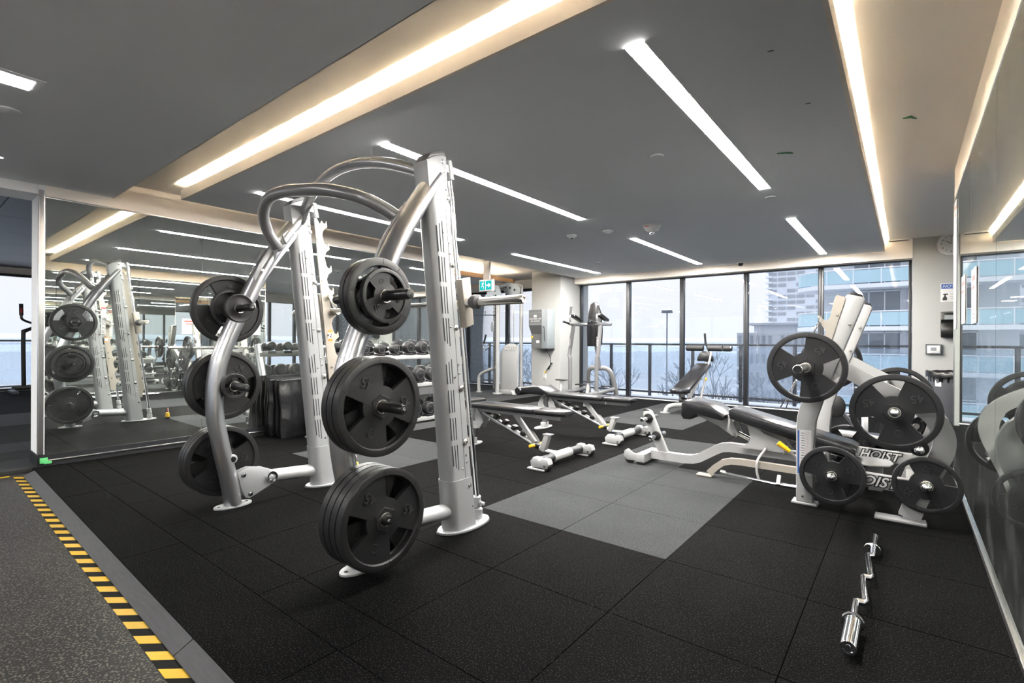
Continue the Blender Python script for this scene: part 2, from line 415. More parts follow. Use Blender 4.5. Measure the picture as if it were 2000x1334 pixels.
# --- bevelled rubber edge ramp, hazard tape
def yr(x, y2=0.695): return y2 - 0.0195 * (x + 2.0)
t = MB()
for a, b in ((-5.62, -2.02), (-2.013, 1.3)):
    y0a, y0b = 0.634 - 0.018 * (a + 2), 0.634 - 0.018 * (b + 2)
    y1a, y1b = yr(a) , yr(b)
    t.raw([(a, y0a, LZ), (b, y0b, LZ), (b, y0b, LZ + .006), (a, y0a, LZ + .006), (a, y1a, -.002), (b, y1b, -.002), (a, y1a, LZ), (b, y1b, LZ)],
          [(0, 1, 2, 3), (3, 2, 5, 4), (0, 3, 4, 6), (1, 7, 5, 2), (4, 5, 7, 6)])
struct(t, 'trim_1', 'ramp')
t = MB(); x = -5.66; k = 0
while x < -1.2:
    w = 0.0735; sl = 0.062
    def yt(q): return 0.5785 - 0.0185 * (q + 2)
    b = 0.054
    t.m(k % 2).raw([(x, yt(x), LZ + .0015), (x + w, yt(x + w), LZ + .0015), (x + w + sl, yt(x + w) + b, LZ + .0015), (x + sl, yt(x) + b, LZ + .0015),
                    (x, yt(x), LZ + .0002), (x + w, yt(x + w), LZ + .0002), (x + w + sl, yt(x + w) + b, LZ + .0002), (x + sl, yt(x) + b, LZ + .0002)],
                   [(0, 1, 2, 3), (0, 4, 5, 1), (1, 5, 6, 2), (2, 6, 7, 3), (3, 7, 4, 0)])
    x += w; k += 1
one(t, 'hazard_tape', ['tapey', 'tapeb'], 'yellow and black striped warning tape running along the grey floor edge', 'tape', smooth=False)
t = MB()
for k in range(30):
    t.m(k % 2).bb(-5.735, -5.685, 0.63 - (k + 1) * .0735, 0.63 - k * .0735, LZ + .0002, LZ + .0015)
one(t, 'hazard_tape', ['tapey', 'tapeb'], 'striped warning tape at the left picture edge, beside the doorway floor', 'tape', smooth=False)

# --- ceilings
c = MB().m(0).bb(-5.74, 4.1, -4.0, 1.30, CZ, CZ + 0.12)
c.m(1).bb(-5.74, 4.1, 1.302, 9.3, CZH, CZH + 0.05)
c.m(1).bb(-5.74, 1.6, 1.296, 1.302, CZ, CZH + 0.05)
struct(c, 'ceiling', ['ceil', 'cream'])
# dropped centre panel with its lip
PX0, PX1, PY0, PY1 = -5.28, -0.235, 1.70, 8.78
c = MB().m(0).bb(PX0 + .02, PX1 - .02, PY0 + .02, PY1, CZ, CZ + 0.012)
c.m(1).bb(PX0, PX1, PY0, PY0 + .02, CZ - .0005, CZ + 0.085)
c.bb(PX1 - .02, PX1, PY0 + .02, PY1, CZ - .0005, CZ + 0.085)
c.bb(PX0, PX0 + .02, PY0 + .02, PY1, CZ - .0005, CZ + 0.085)
c.m(2).bb(PX0 + .02, PX1 - .02, PY0 + .0205, PY0 + .022, CZ + .012, CZ + .083)  # unseen dark liners added in the trough to sharpen the cove light's edge
c.bb(PX1 - .022, PX1 - .0205, PY0 + .022, PY1, CZ + .012, CZ + .083).bb(PX0 + .0205, PX0 + .022, PY0 + .022, PY1, CZ + .012, CZ + .083)
c.bb(PX0 + .022, PX1 - .022, PY0 + .022, PY0 + .30, CZ + .012, CZ + .0125).bb(PX1 - .30, PX1 - .022, PY0 + .30, PY1, CZ + .012, CZ + .0125)
struct(c, 'ceiling', ['ceil', 'lip', 'greyp'])
g = thing('cove_light', 'long warm cove light along the front edge of the dropped ceiling panel', 'light', (-2.75, 1.775, CZ + .013))
MB().bb(PX0 + .10, PX1 - .02, 1.784, 1.793, CZ + .013, CZ + .020).build('led_strip', 'cove', g, smooth=False)
MB().bb(PX0 + .10, PX1 - .02, 1.776, 1.80, CZ + .0125, CZ + .013).build('channel', 'alu', g, smooth=False)
g = thing('cove_light', 'long warm cove light along the right edge of the dropped ceiling panel', 'light', (-0.31, 5.2, CZ + .013))
MB().bb(-0.328, -0.319, 1.80, 8.70, CZ + .013, CZ + .020).build('led_strip', 'cove', g, smooth=False)
MB().bb(-0.336, -0.312, 1.80, 8.72, CZ + .0125, CZ + .013).build('channel', 'alu', g, smooth=False)

# --- linear lights let into the panel
def lin(cx, y0, y1, label, w=0.085):
    g = thing('linear_light', label, 'light', (cx, (y0 + y1) / 2, CZ), group='recessed linear ceiling lights')
    MB().bb(cx - w / 2, cx + w / 2, y0, y1, CZ - .0045, CZ - .001).build('diffuser', 'strip', g, smooth=False)
    fr = MB()
    for a in (-1, 1): fr.bb(cx + a * (w / 2 + .0025) - .0025, cx + a * (w / 2 + .0025) + .0025, y0 - .004, y1 + .004, CZ - .004, CZ)
    fr.build('trim_frame', 'ceil', g, smooth=False)
lin(-0.935, 2.04, 4.59, 'nearest right-hand linear ceiling light, the widest looking bar')
lin(-2.70, 2.05, 4.59, 'linear ceiling light running behind the tall right upright of the rack')
lin(-4.47, 2.05, 4.59, 'linear ceiling light seen behind the left loop of the rack handle')
lin(-0.945, 5.88, 8.46, 'short looking linear ceiling light toward the right windows')
lin(-2.68, 5.83, 8.36, 'linear ceiling light just right of the big smoke detector')
lin(-4.56, 5.80, 8.37, 'linear ceiling light in front of the pillar with the wall cabinet')

for i, (xx, yy) in enumerate([(-8.4, -1.2), (-6.2, -1.2), (-4.0, -1.2), (-1.8, -1.2), (0.2, -1.2), (-6.2, -2.8), (-4.0, -2.8), (-1.8, -2.8)]):  # unseen lights added behind the camera to brighten ceiling and rack fronts
    g = thing('square_light', 'added square fill light, unseen behind the viewer, %s row, %s from the left' % ('nearer' if i < 5 else 'farther', ['first', 'second', 'third', 'fourth', 'fifth'][i if i < 5 else i - 5]), 'light', (xx, yy, CZ), group='added fill lights behind the viewer')
    MB().bb(xx - .15, xx + .15, yy - .15, yy + .15, CZ - .006, CZ - .001).build('diffuser', 'fill_light', g, smooth=False)
# --- left mirror wall (partition) with its opening
w = MB().bb(-6.05, XL - .012, 0.84, 5.60, 0.0, CZ + .2)
w.bb(XL - .012, XL + .0, 0.82, 5.60, 2.285, CZ + .2)
struct(w, 'wall_left', 'beige')
w = MB().m(0).bb(-6.05, XL + .004, 0.800, 0.84, 0.10, CZ + .06, .004)
w.m(1).bb(-5.744, XL + .008, 0.796, 0.835, 0.10, 2.34, .004)
struct(w, 'trim_2', ['wallw', 'alu'])
w = MB().bb(-6.055, XL + .002, 0.795, 5.6, LZ, 0.10, .002).bb(XL - .012, XL + .004, 0.84, 5.6, 0.0, 0.045)
struct(w, 'baseboard_left', 'frame')
b_ = MB().bb(-6.05, XL, -4.0, 0.82, 2.30, CZ + .3); struct(b_, 'trim_3', 'wallw')
b_ = MB().bb(-14.6, -14.5, 0.86, YB, 2.40, 2.8); b_.bb(-14.6, -14.5, -4, YB, LZ, 0.06); struct(b_, 'trim_4', 'cream')
SEAM = [0.835, 2.037, 3.245, 4.459, 5.59]
g = thing('wall_mirror', 'full-height mirror covering the left wall behind the rack, several panels wide', 'mirror', (XL, 3.2, 0.05))
for a, b in zip(SEAM, SEAM[1:]):
    MB().bb(XL - .006, XL, a + .002, b - .002, 0.052, 2.28).build('mirror_panel', 'mirror', g, smooth=False)
MB().bb(XL - .006, XL + .010, 0.835, 5.59, 0.036, 0.054, .002).build('bottom_rail', 'alu', g)
MB().bb(XL - .006, XL + .006, 0.835, 5.59, 2.278, 2.292, .002).build('top_rail', 'alu', g)
t = MB().box((XL + .012, 0.835, 0.052), (.012, .05, .045), .001).box((XL + .013, 0.86, 0.03), (.010, .05, .018), .001)
one(t, 'painter_tape', 'tapeg', 'bright green tape scrap on the bottom corner of the left mirror', 'tape')

# --- right mirror wall
w = MB().bb(XR + .008, 0.50, -4.0, 5.53, 0.0, CZH + .05).bb(XR - .0, XR + .008, -4.0, 5.53, 2.285, CZH + .05)
struct(w, 'wall_right', 'beige')
g = thing('wall_mirror', 'tall frameless mirror panels covering the right wall beside the press bench', 'mirror', (XR, 3.0, 0.03))
SR = [0.2, 1.87, 3.079, 4.285, 5.515]
for a, b in zip(SR, SR[1:]):
    MB().bb(XR, XR + .006, a + .0028, b - .0028, 0.03, 2.28).build('mirror_panel', 'mirror', g, smooth=False)
MB().bb(XR + .0062, XR + .0078, 0.2, 5.515, .03, 2.279).build('black_backing', 'dark', g, smooth=False)
MB().bb(XR - .012, XR + .008, 0.2, 5.515, 0.002, 0.03, .003).build('bottom_rail', 'alu', g)
MB().bb(XR - .004, XR + .01, 5.515, 5.53, 0.002, 2.285, .002).build('edge_strip', 'alu', g)
MB().bb(XR - .002, XR + .008, 0.2, 5.515, 2.279, 2.289, .002).build('top_rail', 'alu', g)
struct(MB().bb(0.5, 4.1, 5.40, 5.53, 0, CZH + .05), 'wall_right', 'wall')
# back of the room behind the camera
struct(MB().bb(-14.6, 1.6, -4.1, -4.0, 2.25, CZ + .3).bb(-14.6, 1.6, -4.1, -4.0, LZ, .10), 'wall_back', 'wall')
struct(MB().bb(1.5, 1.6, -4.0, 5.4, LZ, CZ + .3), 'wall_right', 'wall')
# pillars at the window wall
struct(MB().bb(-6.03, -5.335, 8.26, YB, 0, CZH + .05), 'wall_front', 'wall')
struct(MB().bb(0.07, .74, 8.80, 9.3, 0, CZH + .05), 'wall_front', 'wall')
struct(MB().bb(.74, 4.1, 8.85, 9.0, 2.262, CZH + .05).bb(3.97, 4.1, 5.53, 9.1, 2.262, CZH + .05), 'trim_8', 'beige')
# header above the windows
struct(MB().m(0).bb(-5.335, 0.07, 8.79, 9.00, 2.262, CZH + .05), 'trim_5', 'beige')
struct(MB().bb(-14.6, -6.03, 9.15, YB, 2.30, 2.70), 'trim_6', 'wallw')
v_ = MB().m(0).bb(-0.20, 0.04, 8.70, 8.79, CZH - .022, CZH - .002).m(1)
for k in range(3): v_.bb(-0.19, 0.03, 8.715 + k * .025, 8.725 + k * .025, CZH - .024, CZH - .021)
one(v_, 'air_vent', ['cream', 'dark'], 'slim linear air vent in the ceiling left of the clock', 'vent', smooth=False)
# other room: dark wood ceiling, lit cove, wood edged canopy
c = MB().m(1)
for k in range(7):
    for q in range(5): c.bb(-14.6 + k * 1.22, -14.6 + k * 1.22 + 1.214, -4 + q * 2.4, -4 + q * 2.4 + 2.392, 2.56, 2.58)
c.m(2).bb(-14.6, -5.72, -4, YB, 2.60, 2.66)
struct(c, 'ceiling', ['ceil', 'dwood', 'ceil'])
c = MB().bb(-14.6, -5.72, 5.2, YB, 2.50, 2.53); struct(c, 'ceiling', 'cream')
g = thing('ceiling_canopy', 'dark hanging ceiling panel with an oak edge beyond the mirror wall', 'ceiling panel', (-7.6, 6.7, 2.30))
MB().bb(-9.2, -6.34, 5.5, 8.0, 2.30, 2.34).build('panel', 'ceil', g, smooth=False)
MB().bb(-6.34, -6.31, 5.5, 8.03, 2.28, 2.36, .002).bb(-9.2, -6.31, 8.0, 8.03, 2.28, 2.36, .002).build('wood_edge', 'wood', g)
MB().bb(-6.48, -6.44, 5.6, 7.9, 2.345, 2.355).build('led_strip', 'cove2', g, smooth=False)
MB().bb(-8.2, -6.9, 6.5, 6.56, 2.294, 2.30).build('light_bar', 'strip', g, smooth=False)

# --- windows
def window(n, x0, x1, y, z0, z1, fw=.035, dep=.10):
    fr = MB()
    fr.bb(x0, x0 + fw, y - dep / 2, y + dep / 2, z0, z1, .003).bb(x1 - fw, x1, y - dep / 2, y + dep / 2, z0, z1, .003)
    fr.bb(x0 + fw, x1 - fw, y - dep / 2, y + dep / 2, z1 - .05, z1, .003).bb(x0 + fw, x1 - fw, y - dep / 2, y + dep / 2, z0, z0 + .03, .003)
    o = fr.build('window_%d' % n, 'frame'); o['kind'] = 'structure'
    gl = MB().bb(x0 + fw, x1 - fw, y - .004, y + .004, z0 + .03, z1 - .05).build('window_pane', 'glass', o, smooth=False)
SIDEW = [(.74, 1.83), (1.83, 2.92), (2.92, 4.0)]
BACK_FILLW = [(-14.5 + 1.59 * k, -14.5 + 1.59 * (k + 1)) for k in range(10)]
wx = [-5.335, -4.255, -3.20, -2.115, -1.035, 0.065]
n = 1
for a, b in zip(wx, wx[1:]): window(n, a, b, YW, 0.0, 2.30); n += 1
for a, b in zip([-14.5, -13, -11.5, -10.1, -8.78, -7.5], [-13, -11.5, -10.1, -8.78, -7.5, -6.03]): window(n, a, b, YB - .06, 0.02, 2.30); n += 1
def windowx(n, y0, y1, x, z0, z1, fw=.035, dep=.1):
    fr = MB()
    fr.bb(x - dep / 2, x + dep / 2, y0, y0 + fw, z0, z1).bb(x - dep / 2, x + dep / 2, y1 - fw, y1, z0, z1)
    fr.bb(x - dep / 2, x + dep / 2, y0 + fw, y1 - fw, z1 - .05, z1).bb(x - dep / 2, x + dep / 2, y0 + fw, y1 - fw, z0, z0 + .03)
    o = fr.build('window_%d' % n, 'frame'); o['kind'] = 'structure'
    MB().bb(x - .004, x + .004, y0 + fw, y1 - fw, z0 + .03, z1 - .05).build('window_pane', 'glass', o, smooth=False)
for a, b in zip([-4, -1.5, 1.1, 3.2, 5.3, 7.3], [-1.5, 1.1, 3.2, 5.3, 7.3, YB]): windowx(n, a, b, -14.5, 0.02, 2.42); n += 1
for a, b in ((5.53, 6.3), (6.3, 7.4), (7.4, 8.2), (8.2, 9.0)): windowx(n, a, b, 4.04, 0.0, 2.30); n += 1
for a, b in SIDEW: window(n, a, b, YW, 0.0, 2.30); n += 1
for a, b in BACK_FILLW: window(n, a, b, -4.05, 0.10, 2.25); n += 1  # unseen back windows, added so daylight brightens the ceiling
struct(MB().bb(-5.335, 0.07, YW - .07, YW + .45, -.12, 0.012), 'trim_7', 'conc')

# --- balcony outside: slab, rail
slab = MB().bb(-16, 5.4, YW + .30, 10.75, -.30, -.10).bb(4.12, 5.4, 5.4, YW + .3, -.30, -.10); one(slab, 'balcony_slab', 'conc', 'pale concrete balcony slab running outside the windows', 'balcony', smooth=False)
g = thing('balcony_railing', 'dark metal railing with clear glass panels outside the long window wall', 'railing', (-5, 10.4, -.1))
MB().bb(-14, 5.3, 10.38, 10.43, 1.015, 1.055, .004).build('top_rail', 'frame', g)
MB().bb(-14, 5.3, 10.39, 10.42, -.02, 0.02, .003).build('bottom_rail', 'frame', g)
for k in range(20):
    x = -13.7 + k * .93 + .01
    MB().bb(x - .03, x + .03, 10.38, 10.43, -.10, 1.02, .003).build('post', 'frame', g)
    if k < 19: MB().bb(x + .05, x + .88, 10.402, 10.41, 0.04, 0.99).build('glass_panel', 'bglass', g, smooth=False)
g = thing('balcony_railing', 'railing with glass seen through the doorway left of the mirror', 'railing', (-15.6, 2, -.1))
MB().bb(-15.65, -15.6, -4, 10.4, 1.02, 1.06).build('top_rail', 'frame', g); MB().bb(-15.64, -15.61, -4, 10.4, 0.0, 0.04).build('bottom_rail', 'frame', g)
MB().bb(-15.63, -15.62, -4, 10.4, 0.06, 1.0).build('glass_panel', 'bglass', g, smooth=False)
one(MB().bb(-16, -14.6, -4, 10.7, -.30, -.10), 'balcony_slab', 'conc', 'pale balcony slab outside the far windows left of the mirror', 'balcony', smooth=False)

# ================================================================== OUTSIDE
gd = MB()
gd.bb(-900, 500, 11, 1500, -17.2, -17.0).bb(-900, 500, -700, -5, -17.2, -17.0); gd.bb(-1400, -16.5, -700, 11, -17.2, -17.0)
tag(gd.build('snowy_ground', 'snow', smooth=False), 'pale snowy parkland far below the windows', 'ground')['kind'] = 'structure'
# distant treeline
h = MB(); rr = random.Random(5)
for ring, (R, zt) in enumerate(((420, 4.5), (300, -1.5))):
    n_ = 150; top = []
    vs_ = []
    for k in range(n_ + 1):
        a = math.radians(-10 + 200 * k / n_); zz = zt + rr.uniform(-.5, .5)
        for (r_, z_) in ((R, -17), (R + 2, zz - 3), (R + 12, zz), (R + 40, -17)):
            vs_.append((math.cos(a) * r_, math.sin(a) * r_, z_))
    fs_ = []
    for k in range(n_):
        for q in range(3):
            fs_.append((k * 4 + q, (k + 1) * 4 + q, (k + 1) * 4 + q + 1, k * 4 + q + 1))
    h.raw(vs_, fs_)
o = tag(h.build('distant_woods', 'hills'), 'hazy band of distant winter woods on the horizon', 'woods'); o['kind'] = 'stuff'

# bare winter trees below
def tree(x, y, H, seed, label):
    r_ = random.Random(seed); g = thing('bare_tree', label, 'tree', (x, y, -17.0), group='bare winter trees below the balcony')
    tr = MB(); br = MB()
    top = V((x + r_.uniform(-.5, .5), y, -17 + H * .55))
    tr.tube([(x, y, -17), ((x + top.x) / 2 + r_.uniform(-.3, .3), y, -17 + H * .28), top], 0.22, seg=6, n=3)
    tr.build('trunk', 'bark', g)
    def grow(p, d, L, rad, dep):
        q = p + d * L; br.cyl(p, q, rad, rad * .66, seg=4)
        if dep == 0: return
        for _ in range(3 if dep > 1 else 4):
            nd = (d + V((r_.uniform(-.8, .8), r_.uniform(-.6, .6), r_.uniform(-.25, .5)))).normalized()
            grow(q, nd, L * r_.uniform(.6, .8), rad * .66, dep - 1)
    for k in range(7):
        p = V((x, y, -17)).lerp(top, .45 + .09 * k)
        grow(p, V((r_.uniform(-1, 1), r_.uniform(-.5, .5), .85)).normalized(), H * .18, 0.13, 3)
    br.build('branches', 'bark', g)
TR = [(-26, 52, 17.2, 'bare tree outside the second window from the left'), (-20, 68, 17.2, 'bare tree outside the middle window, left of the tall lamp'),
      (-15.5, 47, 16.2, 'bare spreading tree below the low brown building'), (-38, 56, 17.4, 'bare tree outside the leftmost of the long windows'),
      (-10.5, 58, 16, 'bare tree just left of the balcony building'), (-54, 66, 17.8, 'bare tree behind the cable machine'),
      (-70, 40, 17.2, 'bare tree seen past the cable machine, furthest left')]
for i, (x, y, H_, lb) in enumerate(TR): tree(x, y, H_, 20 + i, lb)
# tall lamp mast
g = thing('light_mast', 'slender tall lamp mast rising beyond the middle window', 'lamp post', (-37, 96, -17))
MB().cyl((-37, 96, -17), (-37, 96, 7.0), .22, .12, seg=8).build('mast', 'bark', g)
MB().cyl((-37, 96, 6.9), (-37, 96, 7.4), 1.1, 1.0, seg=12).build('lamp_ring', 'bark', g)

# balcony apartment building opposite
def condo():
    g = thing('apartment_building', 'white apartment block with curved balconies and teal glass rails', 'building', (6, 46, -17))
    X0, X1, YF = -4.9, 26.0, 43.4
    wl = MB().m(0).bb(X0, X1, YF + .2, YF + 14, -17, 16)
    wl.build('wall', 'conc', g, smooth=False)
    for k in range(-6, 5):
        zf = 1.95 + 2.92 * k      # underside of slab
        s_ = MB(); pts = []
        x_end = X0 - 1.6
        for q in range(13):
            a = PI / 2 + PI / 2 * (q / 12) * 2
            pts.append((x_end + 2.2 - 2.0 * math.cos(math.radians(-90 + 180 * q / 12)) * 1.0, YF - 0.1 - 1.9 * math.sin(math.radians(-90 + 180 * q / 12)) * -1.0))
        poly = [(X1, YF - 2.0)] + [(x_end + 2.2 - 2.2 * math.sin(math.radians(180 * q / 12)), YF + .0 - 2.0 * math.cos(math.radians(180 * q / 12))) for q in range(13)] + [(X1, YF + 2.0)]
        s_.prism(poly, 'xy', zf, zf + .28); s_.build('balcony_floor', 'conc', g, smooth=False)
        gl = MB(); P = [(X1, YF - 1.95)] + [(x_end + 2.25 - 2.2 * math.sin(math.radians(180 * q / 12)), YF - 1.95 * math.cos(math.radians(180 * q / 12))) for q in range(10)]
        for (xa, ya), (xb, yb) in zip(P, P[1:]):
            gl.raw([(xa, ya, zf + .36), (xb, yb, zf + .36), (xb, yb, zf + 1.22), (xa, ya, zf + 1.22), (xa, ya + .03, zf + .36), (xb, yb + .03, zf + .36), (xb, yb + .03, zf + 1.22), (xa, ya + .03, zf + 1.22)],
                   [(0, 1, 2, 3), (7, 6, 5, 4), (3, 2, 6, 7), (0, 4, 5, 1)])
        gl.build('balcony_glass', 'teal', g, smooth=False)
        rl = MB().tube([(a, b, zf + 1.30) for a, b in P], .045, seg=6, smooth=False)
        q = X0 + .5
        while q < X1: rl.bb(q - .03, q + .03, YF - 1.98, YF - 1.92, zf + .28, zf + 1.3); q += 1.55
        rl.build('handrail', 'conc', g, smooth=False)
        x = X0 + 1.9
        while x < X1 - 2:
            fr = MB().m(0); z0, z1 = zf + .28, zf + 2.86
            fr.bb(x, x + 2.75, YF + .12, YF + .19, z0, z1).m(1)
            for u in (0, .9, 1.8, 2.7): fr.bb(x + u, x + u + .07, YF + .04, YF + .12, z0, z1)
            fr.bb(x, x + 2.75, YF + .04, YF + .12, z0 + 1.0, z0 + 1.06); fr.bb(x, x + 2.75, YF + .04, YF + .12, z1 - .08, z1)
            fr.build('window', ['bwin', 'conc'], g, smooth=False); x += 3.1
condo()
# hazy tall tower and the low brown building
def block(name, label, x0, x1, y0, y1, zt, floors, wm, bm_, nw, zb=-17, wf=.08):
    g = thing(name, label, 'building', ((x0 + x1) / 2, y0, zb))
    MB().bb(x0, x1, y0, y1, zb, zt).build('wall', wm, g, smooth=False)
    fh = (zt - zb) / floors
    lo = max(0, floors - 20)
    b = MB()
    for k in range(lo, floors):
        for j in range(nw):
            if (j * 7 + k * 3) % 5 == 0: continue
            xa = x0 + (x1 - x0) * (j + wf) / nw; xb = x0 + (x1 - x0) * (j + 1 - wf) / nw
            b.bb(xa, xb, y0 - .15, y0 - .02, zb + fh * (k + .35), zb + fh * (k + .85))
    b.build('windows', bm_, g, smooth=False)
    e = MB()
    for k in range(lo, floors): e.bb(x0 - .6, x0 + .9, y0 - .8, y0 + 4, zb + fh * k, zb + fh * k + .35)
    e.build('side_balconies', 'conc', g, smooth=False)
    return g
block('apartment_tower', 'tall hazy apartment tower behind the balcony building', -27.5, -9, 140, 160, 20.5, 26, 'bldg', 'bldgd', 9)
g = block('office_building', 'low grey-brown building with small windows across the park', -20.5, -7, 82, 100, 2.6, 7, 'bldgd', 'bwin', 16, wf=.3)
MB().bb(-18.5, -8, 84, 96, 2.6, 3.8).build('penthouse', 'bldg', g, smooth=False)
MB().bb(-19.2, -7.4, 83, 97, 3.8, 4.1).build('roof', 'bldgd', g, smooth=False)

# ================================================================== WEIGHT PLATES
def plate_parts(R, T, kind, num, root):
    """plate with its axis along local +X, centred on the origin; three grip openings"""
    mb = MB(); N = 96
    CI = .42 if R > .2 else .50
    if kind == 'tri':   # web, three trapezoid openings, raised rim
        rings = [.026, R * .22, R * CI, R * (CI + .13), R * (CI + .26), R * .845, R * .87, R * .965, R]
        hz = [T * .50, T * .44, T * .30, T * .30, T * .30, T * .30, T * .5, T * .5, T * .44]
        cut = (2, 5); ca = {2: .33, 3: .375, 4: .41, 5: .43}
    elif kind == 'arc':  # long arc slots close to the rim
        rings = [.026, R * .22, R * .40, R * .60, R * .72, R * .78, R * .80, R * .96, R]
        hz = [T * .50, T * .44, T * .32, T * .32, T * .32, T * .32, T * .5, T * .5, T * .42]
        cut = (3, 5); ca = {3: .70, 4: .70, 5: .70}
    elif kind == 'disc':
        rings = [.026, R * .30, R * .34, R * .70, R * .86, R * .90, R * .97, R]
        hz = [T * .5, T * .5, T * .40, T * .38, T * .38, T * .5, T * .5, T * .42]
        cut = None; ca = {}
    else:               # small plate with kidney windows
        rings = [.026, R * .44, R * .47, R * .62, R * .74, R * .78, R * .97, R]
        hz = [T * .5, T * .5, T * .3, T * .3, T * .3, T * .45, T * .5, T * .4]
        cut = (2, 4); ca = {2: .62, 3: .66, 4: .66}
    A = {}
    per = N // 3; half = per // 2
    wc = 16 if kind != 'arc' else 18
    def ang(i, j):
        sct, k = divmod(j, per); base = sct * 2 * PI / 3 + PI / 2
        k = k - half                         # -half..half-1, opening is |k| <= wc/2
        a = ca.get(i, ca[cut[1]] if (cut and i > cut[1]) else (ca[cut[0]] if cut else wc / 2 * 2 * PI / N))
        w = wc / 2
        if abs(k) <= w: t = k / w * a
        else: t = math.copysign(a + (abs(k) - w) / (half - w) * (PI / 3 - a), k)
        return base + t
    def opening(i, j):
        if not cut or not (cut[0] <= i < cut[1]): return False
        k = (j % per) - half
        return -wc / 2 <= k < wc / 2
    F = [[mb.bm.verts.new((h, math.cos(ang(i, j)) * r, math.sin(ang(i, j)) * r)) for j in range(N)] for i, (r, h) in enumerate(zip(rings, hz))]
    B = [[mb.bm.verts.new((-h, math.cos(ang(i, j)) * r, math.sin(ang(i, j)) * r)) for j in range(N)] for i, (r, h) in enumerate(zip(rings, hz))]
    nf = mb.bm.faces.new; n = len(rings)
    for i in range(n - 1):
        for j in range(N):
            k = (j + 1) % N
            if opening(i, j): continue
            a = nf([F[i][j], F[i + 1][j], F[i + 1][k], F[i][k]]); b = nf([B[i][k], B[i + 1][k], B[i + 1][j], B[i][j]])
            if i >= n - 3: a.material_index = b.material_index = 1
    for j in range(N):
        k = (j + 1) % N
        nf([F[0][j], F[0][k], B[0][k], B[0][j]])
        nf([F[-1][k], F[-1][j], B[-1][j], B[-1][k]]).material_index = 1
    if cut:
        for j in range(N):
            k = (j + 1) % N; pj = (j - 1) % N
            if not opening(cut[0], j): continue
            i0, i1 = cut
            nf([F[i0][k], F[i0][j], B[i0][j], B[i0][k]]); nf([F[i1][j], F[i1][k], B[i1][k], B[i1][j]])
            for i in range(i0, i1):
                if not opening(i0, pj): nf([F[i][j], F[i + 1][j], B[i + 1][j], B[i][j]])
                if not opening(i0, k): nf([F[i + 1][k], F[i][k], B[i][k], B[i + 1][k]])
    # split lines across the rim where the webs meet it
    mb.m(0)
    if cut:
        for s3 in range(3):
            for sg in (-1, 1):
                a = s3 * 2 * PI / 3 + PI / 2 + sg * (ca[cut[1]] + .06); d = V((0, math.cos(a), math.sin(a)))
                for e in (1, -1):
                    c = d * (R * .91); mb.box((e * T * .5, c.y, c.z), (.0016, .003, R * .13), .0005, Matrix.Rotation(a - PI / 2, 3, 'X'), seg=1)
    mb.build('plate_body', ['rubber', 'rubrim'], root)
    hub = MB()
    if kind in ('tri', 'arc'):
        hx = [(math.cos(PI / 3 * k) * R * .26, math.sin(PI / 3 * k) * R * .26) for k in range(6)]
        hi = [(math.cos(PI / 3 * k) * .034, math.sin(PI / 3 * k) * .034) for k in range(6)]
        for e in (1, -1):
            v = [(e * T * .40, a, b) for a, b in hx] + [(e * T * .54, a * .93, b * .93) for a, b in hx] + [(e * T * .54, a, b) for a, b in hi]
            hub.raw(v, [((k), (k + 1) % 6, 6 + (k + 1) % 6, 6 + k) for k in range(6)] + [(6 + k, 6 + (k + 1) % 6, 12 + (k + 1) % 6, 12 + k) for k in range(6)])
        bmesh.ops.recalc_face_normals(hub.bm, faces=hub.bm.faces)
        hub.build('hexagon_boss', 'rubber', root, smooth=False); hub = MB()
    for e in (1, -1):
        hub.lathe([(.0262, 0), (.0262, T * .57), (.0275, T * .60), (.0315, T * .60), (.033, T * .50), (.033, T * .3)], (0, 0, 0), (e, 0, 0), 28)
    hub.build('hub_ring', 'steel', root)
    zt = T * .30 if kind != 'disc' else T * .38
    for a in ((PI / 2 + PI / 3), (PI / 2 - PI / 3)) if kind in ('tri', 'arc') else ((-PI / 2),):
        rr = R * (.60 if kind != 'disc' else .56)
        for e in (1, -1):
            MB().text(num, (e * (zt + .0006), math.cos(a) * rr, math.sin(a) * rr), (0, -e if kind != 'disc' else e, 0), (0, 0, -1 if kind != 'disc' else 1), R * .29 if len(num) > 1 else R * .24, .0035, 0.004).build('numeral', 'emboss', root, smooth=False)
    for e in (1, -1):
        if kind == 'tri':
            MB().lathe([(R * .075, 0), (R * .078, .0022), (R * .09, .0022), (R * .093, 0)], (e * (zt - .0006), 0, -R * .56), (e, 0, 0), 24).build('round_mark', 'emboss', root)

PL = {}
def plate(ty, pos, spin, label, axis=0.0, group=None):
    """axis: rotation about Z of the plate's +X normal"""
    spec = {'45': (.2245, .040, 'tri', '45'), '35': (.182, .036, 'tri', '35'), '25': (.162, .034, 'tri', '25'), '25a': (.178, .036, 'arc', '25'),
            '10': (.125, .028, 'tri', '10'), '5': (.092, .020, 'disc', '5'), '2': (.080, .018, 'kid', '2.5')}[ty]
    rot = (math.radians(spin), 0, axis)
    if ty not in PL:
        g = bpy.data.objects.new('weight_plate', None); COL.objects.link(g); g.location = pos; g.rotation_euler = rot
        tag(g, label, 'weight plate', group)
        plate_parts(*spec, g); PL[ty] = remember(g); return g
    g = dup(PL[ty], pos, label, rot)
    if group: g['group'] = group
    elif 'group' in g: del g['group']
    return g

